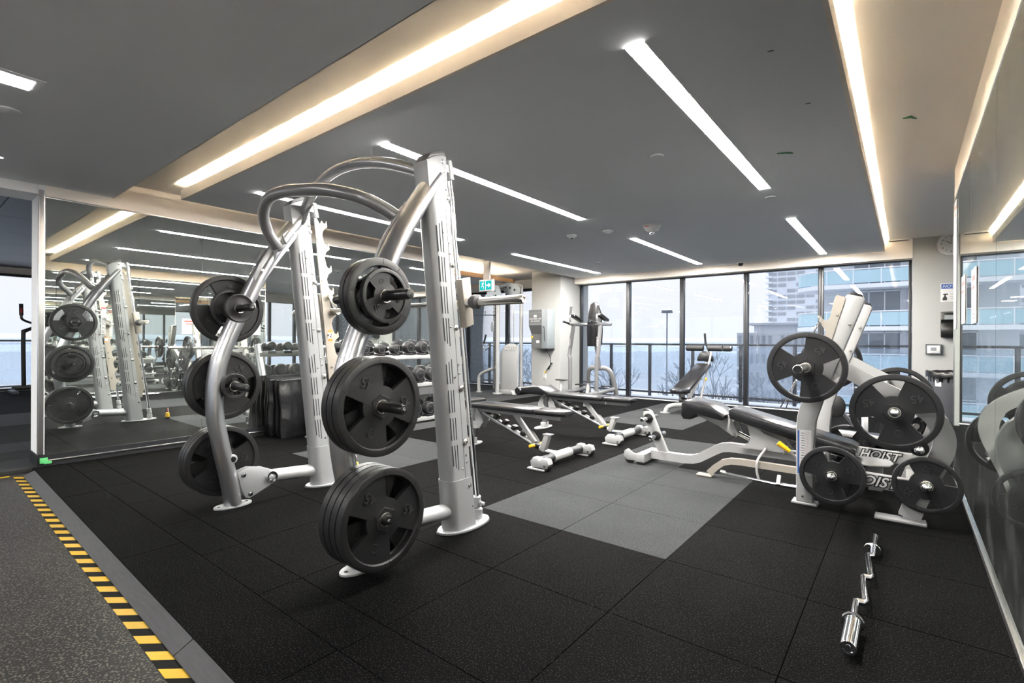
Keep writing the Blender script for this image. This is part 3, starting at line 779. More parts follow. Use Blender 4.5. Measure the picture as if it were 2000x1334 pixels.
# ================================================================== SMITH RACK
SX_R, SX_L = -2.02, -3.43
leg_yz = [(1.41, .012), (1.378, .20), (1.333, .41), (1.296, .64), (1.312, .90), (1.385, 1.12), (1.483, 1.334), (1.585, 1.55), (1.70, 1.74), (1.80, 1.885), (1.87, 1.975)]
PEG = [(1.418, 1.285), (1.385, .785), (1.375, .290)]
g = thing('smith_rack', 'big silver two-post smith rack with curved front legs and looping handles', 'rack', (-2.725, 1.8, 0))
RACK = g
def yf(z): return 1.962 - .104 * z      # front of upright
def yb(z): return 2.138 - .125 * z      # back of upright
def yh(z): return yb(z) + .060
def section(y0, y1, w):
    P = []
    for k in range(9):
        a = PI * k / 8
        P.append((-w / 2 * math.cos(a), y0 + w * .42 - w * .42 * math.sin(a)))
    P += [(w / 2, y1), (-w / 2, y1)]
    return P
def loft(mb, cx, zs, w, e=0.0):
    R_ = []
    for z in zs:
        R_.append([mb.bm.verts.new((cx + a, b, z)) for a, b in section(yf(z) - e, yb(z) + e * .3, w + 2 * e)])
    n_ = len(R_[0]); F_ = []
    for A_, B_ in zip(R_, R_[1:]):
        for k in range(n_): F_.append(mb.bm.faces.new([A_[k], A_[(k + 1) % n_], B_[(k + 1) % n_], B_[k]]))
    F_.append(mb.bm.faces.new(list(reversed(R_[0])))); F_.append(mb.bm.faces.new(R_[-1]))
    mb.faces_mat(F_)
SLOT = [(1.72, 1.56), (1.535, 1.40), (1.376, 1.23), (1.205, 1.06), (.975, .845), (.81, .685), (.654, .53), (.50, .365)]
for cx, inner in ((SX_R, -1), (SX_L, 1)):
    u = MB(); loft(u, cx, [.02, 1.0, 1.86], .118)
    up_ = u.build('upright', 'paint', g)
    s_ = MB(); loft(s_, cx, [.012, .30], .122, .004)
    s_.build('base_shroud', 'paint', g)
    # top block
    t_ = MB().prism([(1.775, 1.875), (1.755, 2.03), (1.80, 2.06), (1.86, 2.085), (1.895, 2.085), (1.912, 1.85), (1.88, 1.80), (1.85, 1.845)], 'yz', cx - .055, cx + .055, .004)
    t_.build('top_block', 'paint', g)
    MB().prism([(1.755, 2.03), (1.785, 2.075), (1.84, 2.105), (1.885, 2.11), (1.897, 2.085), (1.86, 2.085), (1.80, 2.06)], 'yz', cx - .05, cx + .05, .005).build('top_cap', 'greyp', g)
    for sd in (-1, 1):
        sl = MB()
        for zi, (za, zb) in enumerate(SLOT):
            for k in range(3):
                oy = .038 + .019 * k; dz = (-.022, -.008, .006)[k] if zi % 4 == 0 else 0; dzb = (.020, .006, -.008)[k] if zi % 4 == 3 else 0
                a_ = (cx + sd * .0592, yf(za) + oy, za + dz); b2 = (cx + sd * .0592, yf(zb) + oy, zb + dzb)
                sl.bar(a_, b2, .0014, .0055, 0, up=(0, 1, 0))
        sl.build('vent_slots', 'dark', g, smooth=False)
    sm = MB()
    for sd in (-1, 1): sm.bar((cx + sd * .0592, yf(1.8) + .112, 1.80), (cx + sd * .0592, yf(.3) + .125, .30), .001, .002, 0, up=(0, 1, 0))
    sm.build('seam_line', 'dark', g, smooth=False)
    # base plate
    bp_ = MB(); el = [(cx + math.cos(2 * PI * k / 40) * .095, 2.10 + math.sin(2 * PI * k / 40) * (.20 if math.sin(2 * PI * k / 40) > 0 else .185)) for k in range(40)]
    bp_.prism(el, 'xy', 0.004, .016, .002).build('foot_plate', 'paint', g)
    MB().prism([(cx + (a - cx) * 1.03, 2.10 + (b - 2.10) * 1.03) for a, b in el], 'xy', 0.0, .005).build('rubber_pad', 'plastic', g)
    # curved leg
    l_ = MB(); l_.tube([(cx, a, b) for a, b in leg_yz], .055, seg=24, n=6, ell=(.050, .064), up=(1, 0, 0))
    l_.build('curved_leg', 'tube', g)
    fp = MB(); fp.prism([(cx + math.cos(2 * PI * k / 32) * .062, 1.41 + math.sin(2 * PI * k / 32) * .115) for k in range(32)], 'xy', 0.0, .012, .002)
    fp.m(1).cyl((cx, 1.325, .0121), (cx, 1.325, .013), .009).cyl((cx, 1.495, .0121), (cx, 1.495, .013), .009)
    fp.build('foot_plate', ['paint', 'dark'], g)
    # pegs on both sides
    for pi_, (py_, pz_) in enumerate(PEG):
        for sd in (-1, 1):
            if pi_ == 2 and sd == inner: continue
            L_ = .30 if sd == -inner else .215
            if pi_ == 2: L_ = .215
            pg = MB(); x0 = cx + sd * .035; yl = py_
            pg.lathe([(.0, 0), (.036, 0), (.036, .012), (.0235, .014), (.0235, L_ - .02), (.019, L_ - .002), (.012, L_), (.0, L_ - .004)], (x0, yl, pz_), (sd, 0, 0), 24)
            p_ = pg.build('weight_peg', 'plastic', g)
            MB().lathe([(.0, .004), (.006, .004), (.0085, .0), (.011, -.004), (.011, -.012)], (x0 + sd * (L_ + .0), yl, pz_), (sd, 0, 0), 16).build('peg_bolt', 'chrome', p_)
    # black plug on the leg
    pg = MB().m(0).lathe([(0, 0), (.030, 0), (.030, .010), (.022, .014), (0, .014)], (cx + inner * .036, 1.388, .315), (inner, 0, 0))
    pg.m(1).lathe([(.019, .0135), (.017, .022), (0, .024)], (cx + inner * .036, 1.388, .315), (inner, 0, 0))
    pg.build('leg_plug', ['paint', 'plastic'], g)
    for (a, b) in ((1.388, .205), (1.418, .070)):
        for sd in (-1, 1):
            MB().lathe([(.006, .0), (.006, .012), (.012, .013), (.017, .008), (.019, 0)], (cx + sd * .041, a, b), (sd, 0, 0), 18).build('leg_bushing', 'paint', g)
    # gusset and floor beam
    gp = [(1.425, .215), (1.50, .235), (1.60, .215), (1.665, .185), (1.69, .145), (1.675, .115), (1.62, .085), (1.50, .035), (1.475, .045), (1.445, .11)]
    for sd in (-1, 1): MB().prism(gp, 'yz', cx + sd * .030 - .004, cx + sd * .030 + .004, .0015).build('gusset', 'paint', g)
    MB().cyl((cx, 1.62, .148), (cx, 1.99, .122), .043, seg=28).build('floor_beam', 'paint', g)
    rg = MB()
    for sd in (-1, 1): rg.lathe([(.024, 0), (.024, .012), (.036, .014), (.040, .0)], (cx + sd * .034, 1.645, .148), (sd, 0, 0), 28)
    rg.build('gusset_ring', 'chrome', g)
    for (a, b) in ((1.462, .195), (1.505, .062)):
        for sd in (-1, 1): MB().lathe([(0, .011), (.008, .011), (.010, .005), (.015, .004), (.016, 0)], (cx + sd * .034, a, b), (sd, 0, 0), 14).build('gusset_bolt', 'chrome', g)
    # side bolts
    o_ = -inner
    for (z_, dy, r_) in ((2.05, .125, .012), (1.985, .130, .012), (1.91, .135, .012), (1.86, .140, .016), (1.50, .140, .016), (1.155, .135, .016), (.815, .145, .018), (.51, .145, .018), (.255, .155, .015),
                        (1.62, .125, .006), (1.56, .128, .006), (.95, .135, .006), (.90, .136, .006), (.36, .11, .007), (.13, .165, .009), (1.67, .09, .007), (1.16, .095, .007), (.88, .10, .007), (.43, .145, .006), (.39, .147, .006)):
        for sd in (-1, 1):
            e_ = .0588 if z_ < 1.84 else .052
            MB().lathe([(0, r_ * .95), (r_ * .45, r_ * .9), (r_ * .55, r_ * .5), (r_, r_ * .35), (r_ * 1.08, 0)], (cx + sd * e_, yf(z_) + dy - .006, z_), (sd, 0, 0), 14).build('bolt', 'steel', g)
    for (a, b) in ((1.668, 1.685), (1.795, 1.868)):
        MB().lathe([(0, .014), (.008, .013), (.009, .007), (.015, .005), (.017, 0)], (cx + o_ * .045, a, b), (o_, 0, 0), 16).build('leg_bolt', 'steel', g)
    # guide rod with sockets
    MB().cyl((cx, 1.968, 2.03), (cx, 2.222, .10), .0145, seg=20).build('guide_rod', 'chrome', g)
    so = MB().cyl((cx, 1.955, 2.09), (cx, 1.975, 1.985), .026, seg=20, bev=.003).bb(cx - .02, cx + .02, 1.90, 1.96, 2.02, 2.06)
    so.cyl((cx, 2.222, .012), (cx, 2.222, .075), .030, seg=20, bev=.003).cyl((cx, 2.222, .085), (cx, 2.212, .150), .026, seg=20, bev=.003)
    so.cyl((cx + .02, 2.214, .118), (cx + .058, 2.218, .112), .009, seg=10)
    so.build('rod_socket', 'paint', g)
    # hook plate on the inner side
    hx_ = cx + inner * .068
    poly = [(yf(1.93) + .155, 1.93)]
    poly = [(yh(.32) - .055, .32), (yh(.32) - .0, .30)]
    zz = .40
    while zz < 1.86:
        y_ = yh(zz) + .022
        poly += [(y_, zz), (y_ + .012, zz + .035), (y_ + .040, zz + .060), (y_ + .034, zz + .105), (y_ + .024, zz + .080), (y_ + .006, zz + .085), (y_ - .004, zz + .10)]
        zz += .162
    poly += [(yh(1.9) + .01, 1.93), (yh(1.9) - .02, 1.97), (yf(1.9) + .16, 1.95)]
    MB().prism(poly, 'yz', hx_ - .005, hx_ + .005, .001).build('hook_plate', 'gold', g, smooth=False)
    for z_ in (1.82, 1.52, 1.12, .88, .80, .5):
        MB().lathe([(0, .009), (.007, .008), (.010, 0)], (hx_ + inner * .005, yh(z_) - .02, z_), (inner, 0, 0), 12).build('bolt', 'steel', g)
# warning sticker and instruction sheet on the hook plates
lb = MB().m(0).bb(-3.3575, -3.3565, yh(1.10) + .0 - .02, yh(1.10) + .015, 1.075, 1.16)
lb.m(1).bb(-3.3565, -3.356, yh(1.10) - .02, yh(1.10) + .015, 1.138, 1.16).bb(-3.3565, -3.356, yh(1.10) - .02, yh(1.10) + .015, 1.075, 1.095)
lb.m(2).ball((-3.3565, yh(1.1) + .004, 1.126), .005, 8, (.1, 1, 1)).bar((-3.356, yh(1.1) - .008, 1.105), (-3.356, yh(1.1) + .006, 1.118), .0006, .006, 0, (0, 1, 0)).bar((-3.356, yh(1.1) + .008, 1.102), (-3.356, yh(1.1) - .002, 1.112), .0006, .005, 0, (0, 1, 0))
lb.build('warning_label', ['wlabel', 'orange', 'ink'], g, 'orange and white warning sticker', smooth=False)
hx_ = SX_R - .0745
lb = MB().m(0).bb(hx_, hx_ + .001, yh(1.35) - .045, yh(1.35) + .012, 1.16, 1.56).m(1).bb(hx_ - .0005, hx_, yh(1.35) - .045, yh(1.35) + .012, 1.535, 1.555).m(2)
for k in range(18): lb.bb(hx_ - .0005, hx_, yh(1.35) - .035, yh(1.35) - .0 - .01 * (k % 3), 1.18 + k * .019, 1.185 + k * .019)
lb.build('instruction_label', ['wlabel', 'red', 'ink'], g, 'white instruction sticker with a red heading', smooth=False)
lb = MB().m(0).bb(hx_, hx_ + .001, 2.03, 2.065, 1.04, 1.12).m(1).bb(hx_ - .0005, hx_, 2.03, 2.065, 1.10, 1.12).bb(hx_ - .0005, hx_, 2.03, 2.065, 1.04, 1.057)
lb.build('warning_label', ['wlabel', 'orange'], g, 'small orange and white sticker', smooth=False)
# looping handles
B = [(-3.372, 1.672, 1.715), (-3.335, 1.62, 1.745), (-3.315, 1.565, 1.815), (-3.235, 1.505, 1.90), (-3.05, 1.452, 1.948), (-2.82, 1.435, 1.942), (-2.60, 1.435, 1.91), (-2.41, 1.46, 1.88), (-2.22, 1.52, 1.825), (-2.12, 1.60, 1.765), (-2.075, 1.645, 1.725)]
MB().tube(B, .035, seg=24, n=8).build('front_loop_handle', 'bend', g)
A_ = []
for k in range(15):
    t = -1 + 2 * k / 14; b = 1 - t * t
    A_.append((-2.725 + .655 * t, 1.86 - .10 * b, 2.00 + .155 * b))
MB().tube(A_, .033, seg=24, n=3).build('rear_loop_handle', 'tube', g)
for cx, sd in ((SX_L, 1), (SX_R, -1)):
    pts = [(1.52, 1.455), (1.56, 1.445), (1.70, 1.655), (1.80, 1.80), (1.815, 1.85), (1.79, 1.875), (1.755, 1.865), (1.65, 1.76), (1.54, 1.58), (1.51, 1.50)]
    MB().prism(pts, 'yz', cx + sd * .036, cx + sd * .056, .006).build('handle_bracket', 'paint', g)
    for a, b in ((1.565, 1.545), (1.775, 1.835)):
        MB().lathe([(0, .010), (.009, .009), (.013, 0)], (cx + sd * .056, a, b), (sd, 0, 0), 14).build('bolt', 'steel', g)
    for dz in (-1, 1):
        yy, zz = 1.672 + dz * .03, 1.715 + dz * .045
        MB().prism([(cx + sd * .056, zz + dz * .055), (cx + sd * .056, zz - dz * .02), (cx + sd * .12, zz - dz * .022), (cx + sd * .085, zz + dz * .01)], 'xz', yy - .003, yy + .003).build('handle_gusset', 'paint', g)
    MB().prism([(cx + sd * .05, 1.90), (cx + sd * .05, 2.03), (cx + sd * .185, 2.055), (cx + sd * .19, 2.03), (cx + sd * .13, 1.985), (cx + sd * .085, 1.92)], 'xz', 1.845, 1.853, .002).build('handle_gusset', 'white', g)
# guided bar
BY, BZ = 2.066, 1.302
bar = MB().cyl((-3.55, BY, BZ), (-1.90, BY, BZ), .0145, seg=20)
bar.build('guided_bar', 'steel', g)
for cx, sd in ((SX_R, 1), (SX_L, -1)):
    c_ = MB().prism([(BY - .052, BZ + .125), (BY + .018, BZ + .145), (BY + .052, BZ - .125), (BY - .010, BZ - .145)], 'yz', cx + sd * .012, cx + sd * .062, .006)
    c_.build('bar_carriage', 'gold', g)
    sl_ = MB().lathe([(0, 0), (.030, 0), (.030, .05), (.040, .052), (.040, .085), (.0245, .095), (.0245, .365), (.0245, .395), (.021, .405), (.012, .405), (.012, .400), (0, .400)], (cx + sd * .055, BY, BZ), (sd, 0, 0), 28)
    so_ = sl_.build('bar_sleeve', 'steel', g)
    MB().lathe([(.0305, .03), (.0405, .05), (.0415, .086), (.0255, .097)], (cx + sd * .055, BY, BZ), (sd, 0, 0), 28).build('sleeve_collar', 'greyp', so_)
    lk = MB().cyl((cx - sd * .07, BY + .02, BZ - .01), (cx - sd * .13, BY + .02, BZ - .01), .026, seg=14, bev=.006).bar((cx - sd * .10, BY + .02, BZ + .02), (cx - sd * .10, BY - .03, BZ + .10), .012, .03)
    lk.cyl((cx - sd * .085, BY - .03, BZ + .10), (cx - sd * .115, BY - .03, BZ + .10), .018, seg=12)
    lk.build('bar_lock', 'steel', g)

# plates on the rack
def stack(ty, side_x, sd, y, z, n, T, spins, labels, gap=.003):
    for k in range(n):
        plate(ty, (side_x + sd * (T / 2 + k * (T + gap)), y, z), spins[k % len(spins)], labels[k], 0.0 if sd > 0 else PI)
rx = SX_R + .055; lx = SX_L - .055
stack('45', rx, 1, PEG[2][0], PEG[2][1], 4, .040, [-40, 10, 65, -25],
      ['innermost of four large 45 plates low on the right rack leg', 'second from the leg of the four large 45 plates low on the right rack leg', 'third from the leg of the four large 45 plates low on the right rack leg', 'outermost large 45 plate at the bottom of the right rack leg, closest to the viewer'])
stack('45', rx, 1, PEG[1][0], PEG[1][1], 3, .040, [20, 75, -25],
      ['innermost of three large 45 plates at mid height on the right rack leg', 'middle one of three large 45 plates at mid height on the right rack leg', 'outermost large 45 plate at mid height on the right rack leg, peg poking out'])
plate('25a', (rx + .018, *PEG[0]), 12, 'inner slotted plate at the top of the right rack leg')
plate('25a', (rx + .057, *PEG[0]), 40, 'outer slotted plate at the top of the right rack leg, behind the small 10 plate')
plate('10', (rx + .095, *PEG[0]), 200, 'small 10 plate on the top peg of the right rack leg')
stack('45', lx, -1, PEG[2][0], PEG[2][1], 3, .040, [30, 55, 10],
      ['innermost of three large 45 plates low behind the left rack leg', 'middle one of three large 45 plates low behind the left rack leg', 'outermost of three large 45 plates low behind the left rack leg, nearest the mirror'])
stack('45', lx, -1, PEG[1][0], PEG[1][1], 2, .040, [-20, 15],
      ['inner one of two large 45 plates at mid height behind the left rack leg', 'outer one of two large 45 plates at mid height behind the left rack leg'])
plate('25a', (lx - .10, PEG[1][0], PEG[1][1]), 0, 'slotted plate outside the two 45s at mid height behind the left rack leg', PI)
plate('10', (lx - .135, PEG[1][0], PEG[1][1]), 0, 'small 10 plate outermost at mid height on the left rack leg, near the mirror', PI)
plate('10', (lx - .016, *PEG[0]), 100, 'small 10 plate against the left rack leg at the top', PI)
plate('45', (lx - .055, *PEG[0]), -60, 'large plate at the top of the left rack leg behind a 10 plate', PI)
plate('2', (lx - .09, *PEG[0]), 0, 'little ring plate outermost on the top peg of the left rack leg', PI)
plate('5', (SX_L + .060, *PEG[0]), 10, 'small round 5 plate on the inner top peg of the left rack leg')
plate('2', (SX_L + .055, PEG[1][0], PEG[1][1]), 30, 'inner one of two tiny 2.5 plates on the left rack leg')
plate('2', (SX_L + .076, PEG[1][0], PEG[1][1]), 60, 'outer one of two tiny 2.5 plates on the left rack leg, lettered face showing')

# ================================================================== INCLINE PRESS STATION
NY, FY = 3.85, 4.75            # centre planes of the two side frames
YC = 4.30
g = thing('press_station', 'pale silver bench press station with reclined black bench, in front of the right mirror', 'press bench', (-.6, YC, 0))
TAIL = [(-.40, .97), (-.33, .925), (-.12, .80), (.06, .70), (.135, .635), (.175, .55), (.175, .46), (.14, .36), (.075, .20), (.02, .03)]
for fy, near in ((NY, 1), (FY, 0)):
    o = -1 if near else 1
    y0, y1 = fy - .04, fy + .04
    up_ = [(-.575, .02), (-.478, .02), (-.474, .40), (-.462, .56), (-.428, .68), (-.392, .80), (-.20, 1.355), (-.215, 1.375), (-.285, 1.395), (-.30, 1.385), (-.47, .93), (-.505, .84), (-.545, .70), (-.572, .58), (-.576, .50)]
    MB().prism(up_, 'xz', y0, y1, .010).build('upright', 'white', g)
    cap = MB().prism([(-.208, 1.366), (-.292, 1.392), (-.285, 1.403), (-.25, 1.402), (-.215, 1.386)], 'xz', y0 + .004, y1 - .004, .003); cap.build('upright_cap', 'plastic', g)
    # hook plate
    hp = [(-.348, 1.392), (-.300, 1.372), (-.318, 1.30), (-.395, 1.03), (-.48, .80), (-.515, .82), (-.50, .875), (-.535, .935), (-.545, .975), (-.52, .95), (-.475, .905), (-.445, .93), (-.435, 1.0), (-.425, 1.09), (-.407, 1.16), (-.425, 1.185), (-.455, 1.255), (-.458, 1.27), (-.43, 1.236), (-.40, 1.225), (-.385, 1.25), (-.36, 1.37)]
    sd_y = y0 - .006 if near else y1 + .001
    MB().prism(hp, 'xz', sd_y, sd_y + .005, .001).build('hook_plate', 'gold', g, smooth=False)
    MB().prism(hp, 'xz', (y1 + .001) if near else (y0 - .006), (y1 + .006) if near else (y0 - .001), .001).build('hook_plate', 'gold', g, smooth=False)
    bo = MB()
    for (a, b) in ((-.345, 1.26), (-.43, .98), (-.28, 1.20), (-.34, 1.02), (-.535, .06), (-.50, .33)):
        for sy in ((y0 - .006, -1), (y1 + .006, 1)): bo.lathe([(0, .010), (.007, .009), (.010, 0)], (a, sy[0], b), (0, sy[1], 0), 12)
    bo.build('frame_bolts', 'steel', g)
    MB().bb(-.60, -.455, y0 - .012, y1 + .012, .004, .018, .002).build('foot_plate', 'white', g)
    MB().bb(-.605, -.450, y0 - .014, y1 + .014, 0, .006).build('rubber_pad', 'plastic', g)
    # curved rear frame (flat bar swept)
    C_ = crm([(a, fy, b) for a, b in TAIL], 5); w_ = .046; ring = []
    tb = MB()
    P = []
    for i, p in enumerate(C_):
        t = (C_[min(i + 1, len(C_) - 1)] - C_[max(0, i - 1)]).normalized(); nrm = V((-t.z, 0, t.x)); wd = w_ * (1.0 if i < len(C_) * .45 else 1.15)
        ring.append([tb.bm.verts.new(p + nrm * wd + V((0, s_ * .03, 0))) for s_ in (-1, 1)] + [tb.bm.verts.new(p - nrm * wd + V((0, s_ * .03, 0))) for s_ in (1, -1)])
    for A2, B2 in zip(ring, ring[1:]):
        for k in range(4): tb.bm.faces.new([A2[k], A2[(k + 1) % 4], B2[(k + 1) % 4], B2[k]])
    tb.bm.faces.new(ring[0]); tb.bm.faces.new(list(reversed(ring[-1])))
    bmesh.ops.recalc_face_normals(tb.bm, faces=tb.bm.faces)
    tb.build('rear_frame', 'white', g)
    MB().bb(-.145, .10, fy - .075, fy - .035 + .06, .006, .022, .003).bar((.015, fy, .02), (.03, fy, .09), .05, .05).build('rear_foot', 'white', g)
    MB().bb(-.15, .105, fy - .078, fy + .03, 0, .008).build('rubber_pad', 'plastic', g)
    # low side beam with lettering
    MB().bar((-.50, fy, .235), (.07, fy, .215), .055, .085, .004).build('side_beam', 'white', g)
    lo = MB().m(0).text('HOIST', (-.16, y0 + .0105, .222), (1, 0, -.035), (0, 0, 1), .085, .0012, .10, .35)
    lo.m(1).text('HOIST', (-.16, y0 + .0085, .222), (1, 0, -.035), (0, 0, 1), .085, .0012, .012, .35)
    lo.build('lettering', ['ink', 'wlabel'], g, 'white letters outlined in black', smooth=False)
    MB().m(0).bb(-.38, -.32, y0 + .0105, y0 + .0115, .262, .272).build('yellow_label', ['yellow'], g, smooth=False) if not near else None
    # storage pegs with bumper and domed chrome end
    for (a, b, L_) in ((-.366, .235, .125), (-.05, .672, .16), (.098, .255, .125), (.065, .462, .115)):
        b0 = fy + o * .03
        pg = MB().cyl((a, b0, b), (a, b0 + o * L_, b), .0235, seg=20, bev=.004)
        p_ = pg.build('storage_peg', 'steel', g)
        MB().lathe([(.024, 0), (.046, 0), (.050, .012), (.046, .026), (.024, .028)], (a, b0 + o * .002, b), (0, o, 0), 24).build('bumper', 'plastic', p_)
        MB().ball((a, b0 + o * L_, b), .0225, 14, (1, .75, 1)).build('peg_cap', 'chrome', p_)
MB().bar((-.525, NY + .04, .16), (-.525, FY - .04, .16), .05, .08).bar((-.40, NY + .03, .86), (-.40, FY - .03, .86), .04, .06).bar((.03, NY + .03, .12), (.03, FY - .03, .12), .05, .06).bar((-.12, NY + .03, .80), (-.12, FY - .03, .80), .05, .05).build('cross_member', 'white', g)
# load chart on the near upright
ch = MB().m(0).bb(-.568, -.487, NY - .0405, NY - .0398, .20, .50).m(1).bb(-.566, -.556, NY - .0412, NY - .0405, .205, .495).m(2)
for k in range(17): ch.bb(-.548 + .002 * (k % 3), -.525, NY - .0412, NY - .0405, .212 + k * .0165, .2155 + k * .0165)
for k in range(6): ch.bb(-.520 + k * .0055, -.5195 + k * .0055, NY - .0412, NY - .0405, .205, .495)
for k in range(18): ch.bb(-.522, -.489, NY - .0412, NY - .0405, .207 + k * .0165, .2076 + k * .0165)
ch.m(3)
for k in range(15): ch.bb(-.518 + .007 * (k // 8), -.515 + .007 * (k // 8), NY - .0418, NY - .0412, .228 + k * .0165, .231 + k * .0165)
ch.build('load_chart', ['wlabel', 'blue', 'ink', 'red'], g, 'white printed chart with a blue stripe', smooth=False)
# bench body
by0, by1 = YC - .155, YC + .155
def padpoly(mb, pts, ya, yb_, bev): return mb.prism(pts, 'xz', ya, yb_, bev)
bp = MB(); padpoly(bp, [(-1.10, .515), (-1.09, .475), (-.28, .268), (-.265, .30), (-.262, .345), (-.29, .365), (-1.075, .560), (-1.10, .55)], by0, by1, .018)
bp.build('back_pad', 'vinyl', g)
bp = MB(); padpoly(bp, [(-1.455, .585), (-1.47, .57), (-1.475, .47), (-1.455, .44), (-1.40, .44), (-1.35, .49), (-1.145, .455), (-1.12, .475), (-1.125, .50), (-1.235, .575), (-1.44, .597)], by0 - .01, by1 + .01, .016)
bp.build('seat_pad', 'vinyl', g)
MB().bar((-1.06, YC, .47), (-.33, YC, .285), .16, .04, .004).build('pad_rail', 'gold', g)
for yy in (YC - .065, YC + .055):
    MB().prism([(-1.385, .475), (-1.17, .465), (-1.145, .505), (-1.11, .49), (-1.045, .35), (-1.06, .325), (-1.09, .33), (-1.20, .40)], 'xz', yy, yy + .010, .002).build('seat_bracket', 'white', g)
    MB().prism([(-.985, .445), (-.925, .445), (-.86, .375), (-.76, .345), (-.73, .335), (-.665, .245), (-1.04, .245), (-.97, .285), (-.955, .33), (-.965, .38)], 'xz', yy - .005, yy + .008, .002).build('bench_bracket', 'white', g)
MB().cyl((-1.075, YC - .08, .345), (-1.075, YC + .08, .345), .012).cyl((-1.06, YC, .345), (-.93, YC, .29), .018).build('seat_strut', 'steel', g)
MB().ball((-.93, YC, .29), .055, 14, (1, .8, 1.1)).build('pivot_bumper', 'plastic', g)
bt = MB().bar((-.72, YC - .08, .245), (-.69, YC - .08, .305), .014, .014); bt.build('bench_bolt', 'steel', g)
# base spine: from the wheeled foot along the floor, rising under the bench
sp_ = MB(); pl = [(-1.79, .075), (-1.40, .080), (-1.20, .205), (-1.12, .228), (-.56, .222)]
w_ = .036; rings = []
C_ = [V((-1.79, YC, .075)), V((-1.50, YC, .075)), V((-1.42, YC, .083)), V((-1.37, YC, .10)), V((-1.23, YC, .19)), V((-1.18, YC, .215)), V((-1.12, YC, .226)), V((-.56, YC, .222))]
for i, p in enumerate(C_):
    t = (C_[min(i + 1, len(C_) - 1)] - C_[max(0, i - 1)]).normalized(); nrm = V((-t.z, 0, t.x))
    rings.append([sp_.bm.verts.new(p + nrm * w_ + V((0, s_ * .03, 0))) for s_ in (-1, 1)] + [sp_.bm.verts.new(p - nrm * w_ + V((0, s_ * .03, 0))) for s_ in (1, -1)])
for A2, B2 in zip(rings, rings[1:]):
    for k in range(4): sp_.bm.faces.new([A2[k], A2[(k + 1) % 4], B2[(k + 1) % 4], B2[k]])
sp_.bm.faces.new(rings[0]); sp_.bm.faces.new(list(reversed(rings[-1]))); bmesh.ops.recalc_face_normals(sp_.bm, faces=sp_.bm.faces)
sp_.build('base_spine', 'white', g, smooth=False)
ft = MB().bb(-1.865, -1.79, YC - .17, YC + .17, .022, .095, .004)
ft.prism([(-1.865, .03), (-1.955, .03), (-1.985, .065), (-1.975, .11), (-1.94, .13), (-1.90, .10), (-1.865, .09)], 'xz', YC - .17, YC - .16, .001).bb(-1.83, -1.72, YC + .17, YC + .21, .04, .052)
ft.build('front_foot', 'white', g)
MB().cyl((-1.93, YC - .165, .040), (-1.93, YC - .12, .040), .040, seg=20).bb(-1.86, -1.79, YC - .168, YC + .168, .0, .024).build('transport_wheel', 'plastic', g)
# plate horn tree
MB().prism([(-1.725, .10), (-1.635, .10), (-1.79, .455), (-1.80, .465), (-1.865, .455), (-1.87, .42)], 'xz', YC - .018, YC + .018, .002).build('horn_post', 'white', g)
MB().prism([(-1.795, .462), (-1.872, .45), (-1.868, .468), (-1.83, .476)], 'xz', YC - .015, YC + .015, .002).build('post_cap', 'plastic', g)
for (a, b) in ((-1.815, .395), (-1.74, .245)):
    h_ = MB()
    for sd in (-1, 1): h_.cyl((a, YC + sd * .018, b), (a, YC + sd * .165, b), .019, seg=18, bev=.006)
    h_ = h_.build('plate_horn', 'chrome', g)
    k_ = MB()
    for sd in (-1, 1): k_.lathe([(.019, 0), (.040, 0), (.043, .010), (.038, .022), (.019, .024)], (a, YC + sd * .018, b), (0, sd, 0), 22)
    k_.build('bumper', 'plastic', h_)
# long champagne floor rail beside the bench
rl = MB(); rings = []
C_ = [V((-1.235, 4.13, .030)), V((-1.185, 4.13, .085)), V((-1.13, 4.13, .13)), V((-1.07, 4.13, .15)), V((-1.0, 4.13, .155)), V((-.56, 4.13, .150))]
for i, p in enumerate(C_):
    t = (C_[min(i + 1, len(C_) - 1)] - C_[max(0, i - 1)]).normalized(); nrm = V((-t.z, 0, t.x))
    rings.append([rl.bm.verts.new(p + nrm * .024 + V((0, s_ * .02, 0))) for s_ in (-1, 1)] + [rl.bm.verts.new(p - nrm * .024 + V((0, s_ * .02, 0))) for s_ in (1, -1)])
for A2, B2 in zip(rings, rings[1:]):
    for k in range(4): rl.bm.faces.new([A2[k], A2[(k + 1) % 4], B2[(k + 1) % 4], B2[k]])
rl.bm.faces.new(rings[0]); rl.bm.faces.new(list(reversed(rings[-1]))); bmesh.ops.recalc_face_normals(rl.bm, faces=rl.bm.faces)
rl.bb(-1.33, -1.21, 4.09, 4.17, .004, .014, .002)
rl.build('floor_rail', 'gold', g, smooth=False)
MB().cyl((-1.10, 4.06, .065), (-.70, 4.06, .040), .010).cyl((-.72, 4.06, .045), (-.56, 4.06, .045), .016).build('spotter_rod', 'chrome', g)
MB().cyl((-1.13, 4.06, .07), (-1.09, 4.06, .066), .018).cyl((-.725, 4.04, .045), (-.725, 4.09, .10), .016).build('rod_end', 'steel', g)
MB().tube([(-.855, 4.06, .05), (-.87, 4.06, .12), (-.868, 4.08, .20), (-.84, 4.20, .265), (-.87, 4.27, .27)], .009, seg=10).build('strap_hook', 'white', g)
MB().cyl((-.60, 4.16, .225), (-.695, 4.15, .305), .008).build('lever_rod', 'steel', g)
MB().cyl((-.665, 4.152, .278), (-.745, 4.145, .335), .014, .020, seg=14, bev=.005).build('lever_grip', 'yellow', g)
MB().prism([(-.30, YC - .12), (-.18, YC - .16), (-.08, YC - .10), (-.06, YC), (-.08, YC + .10), (-.18, YC + .16), (-.30, YC + .12)], 'xy', .245, .255, .002).bb(-.20, -.12, YC - .04, YC + .04, .06, .245, .004).build('foot_platform', 'white', g)

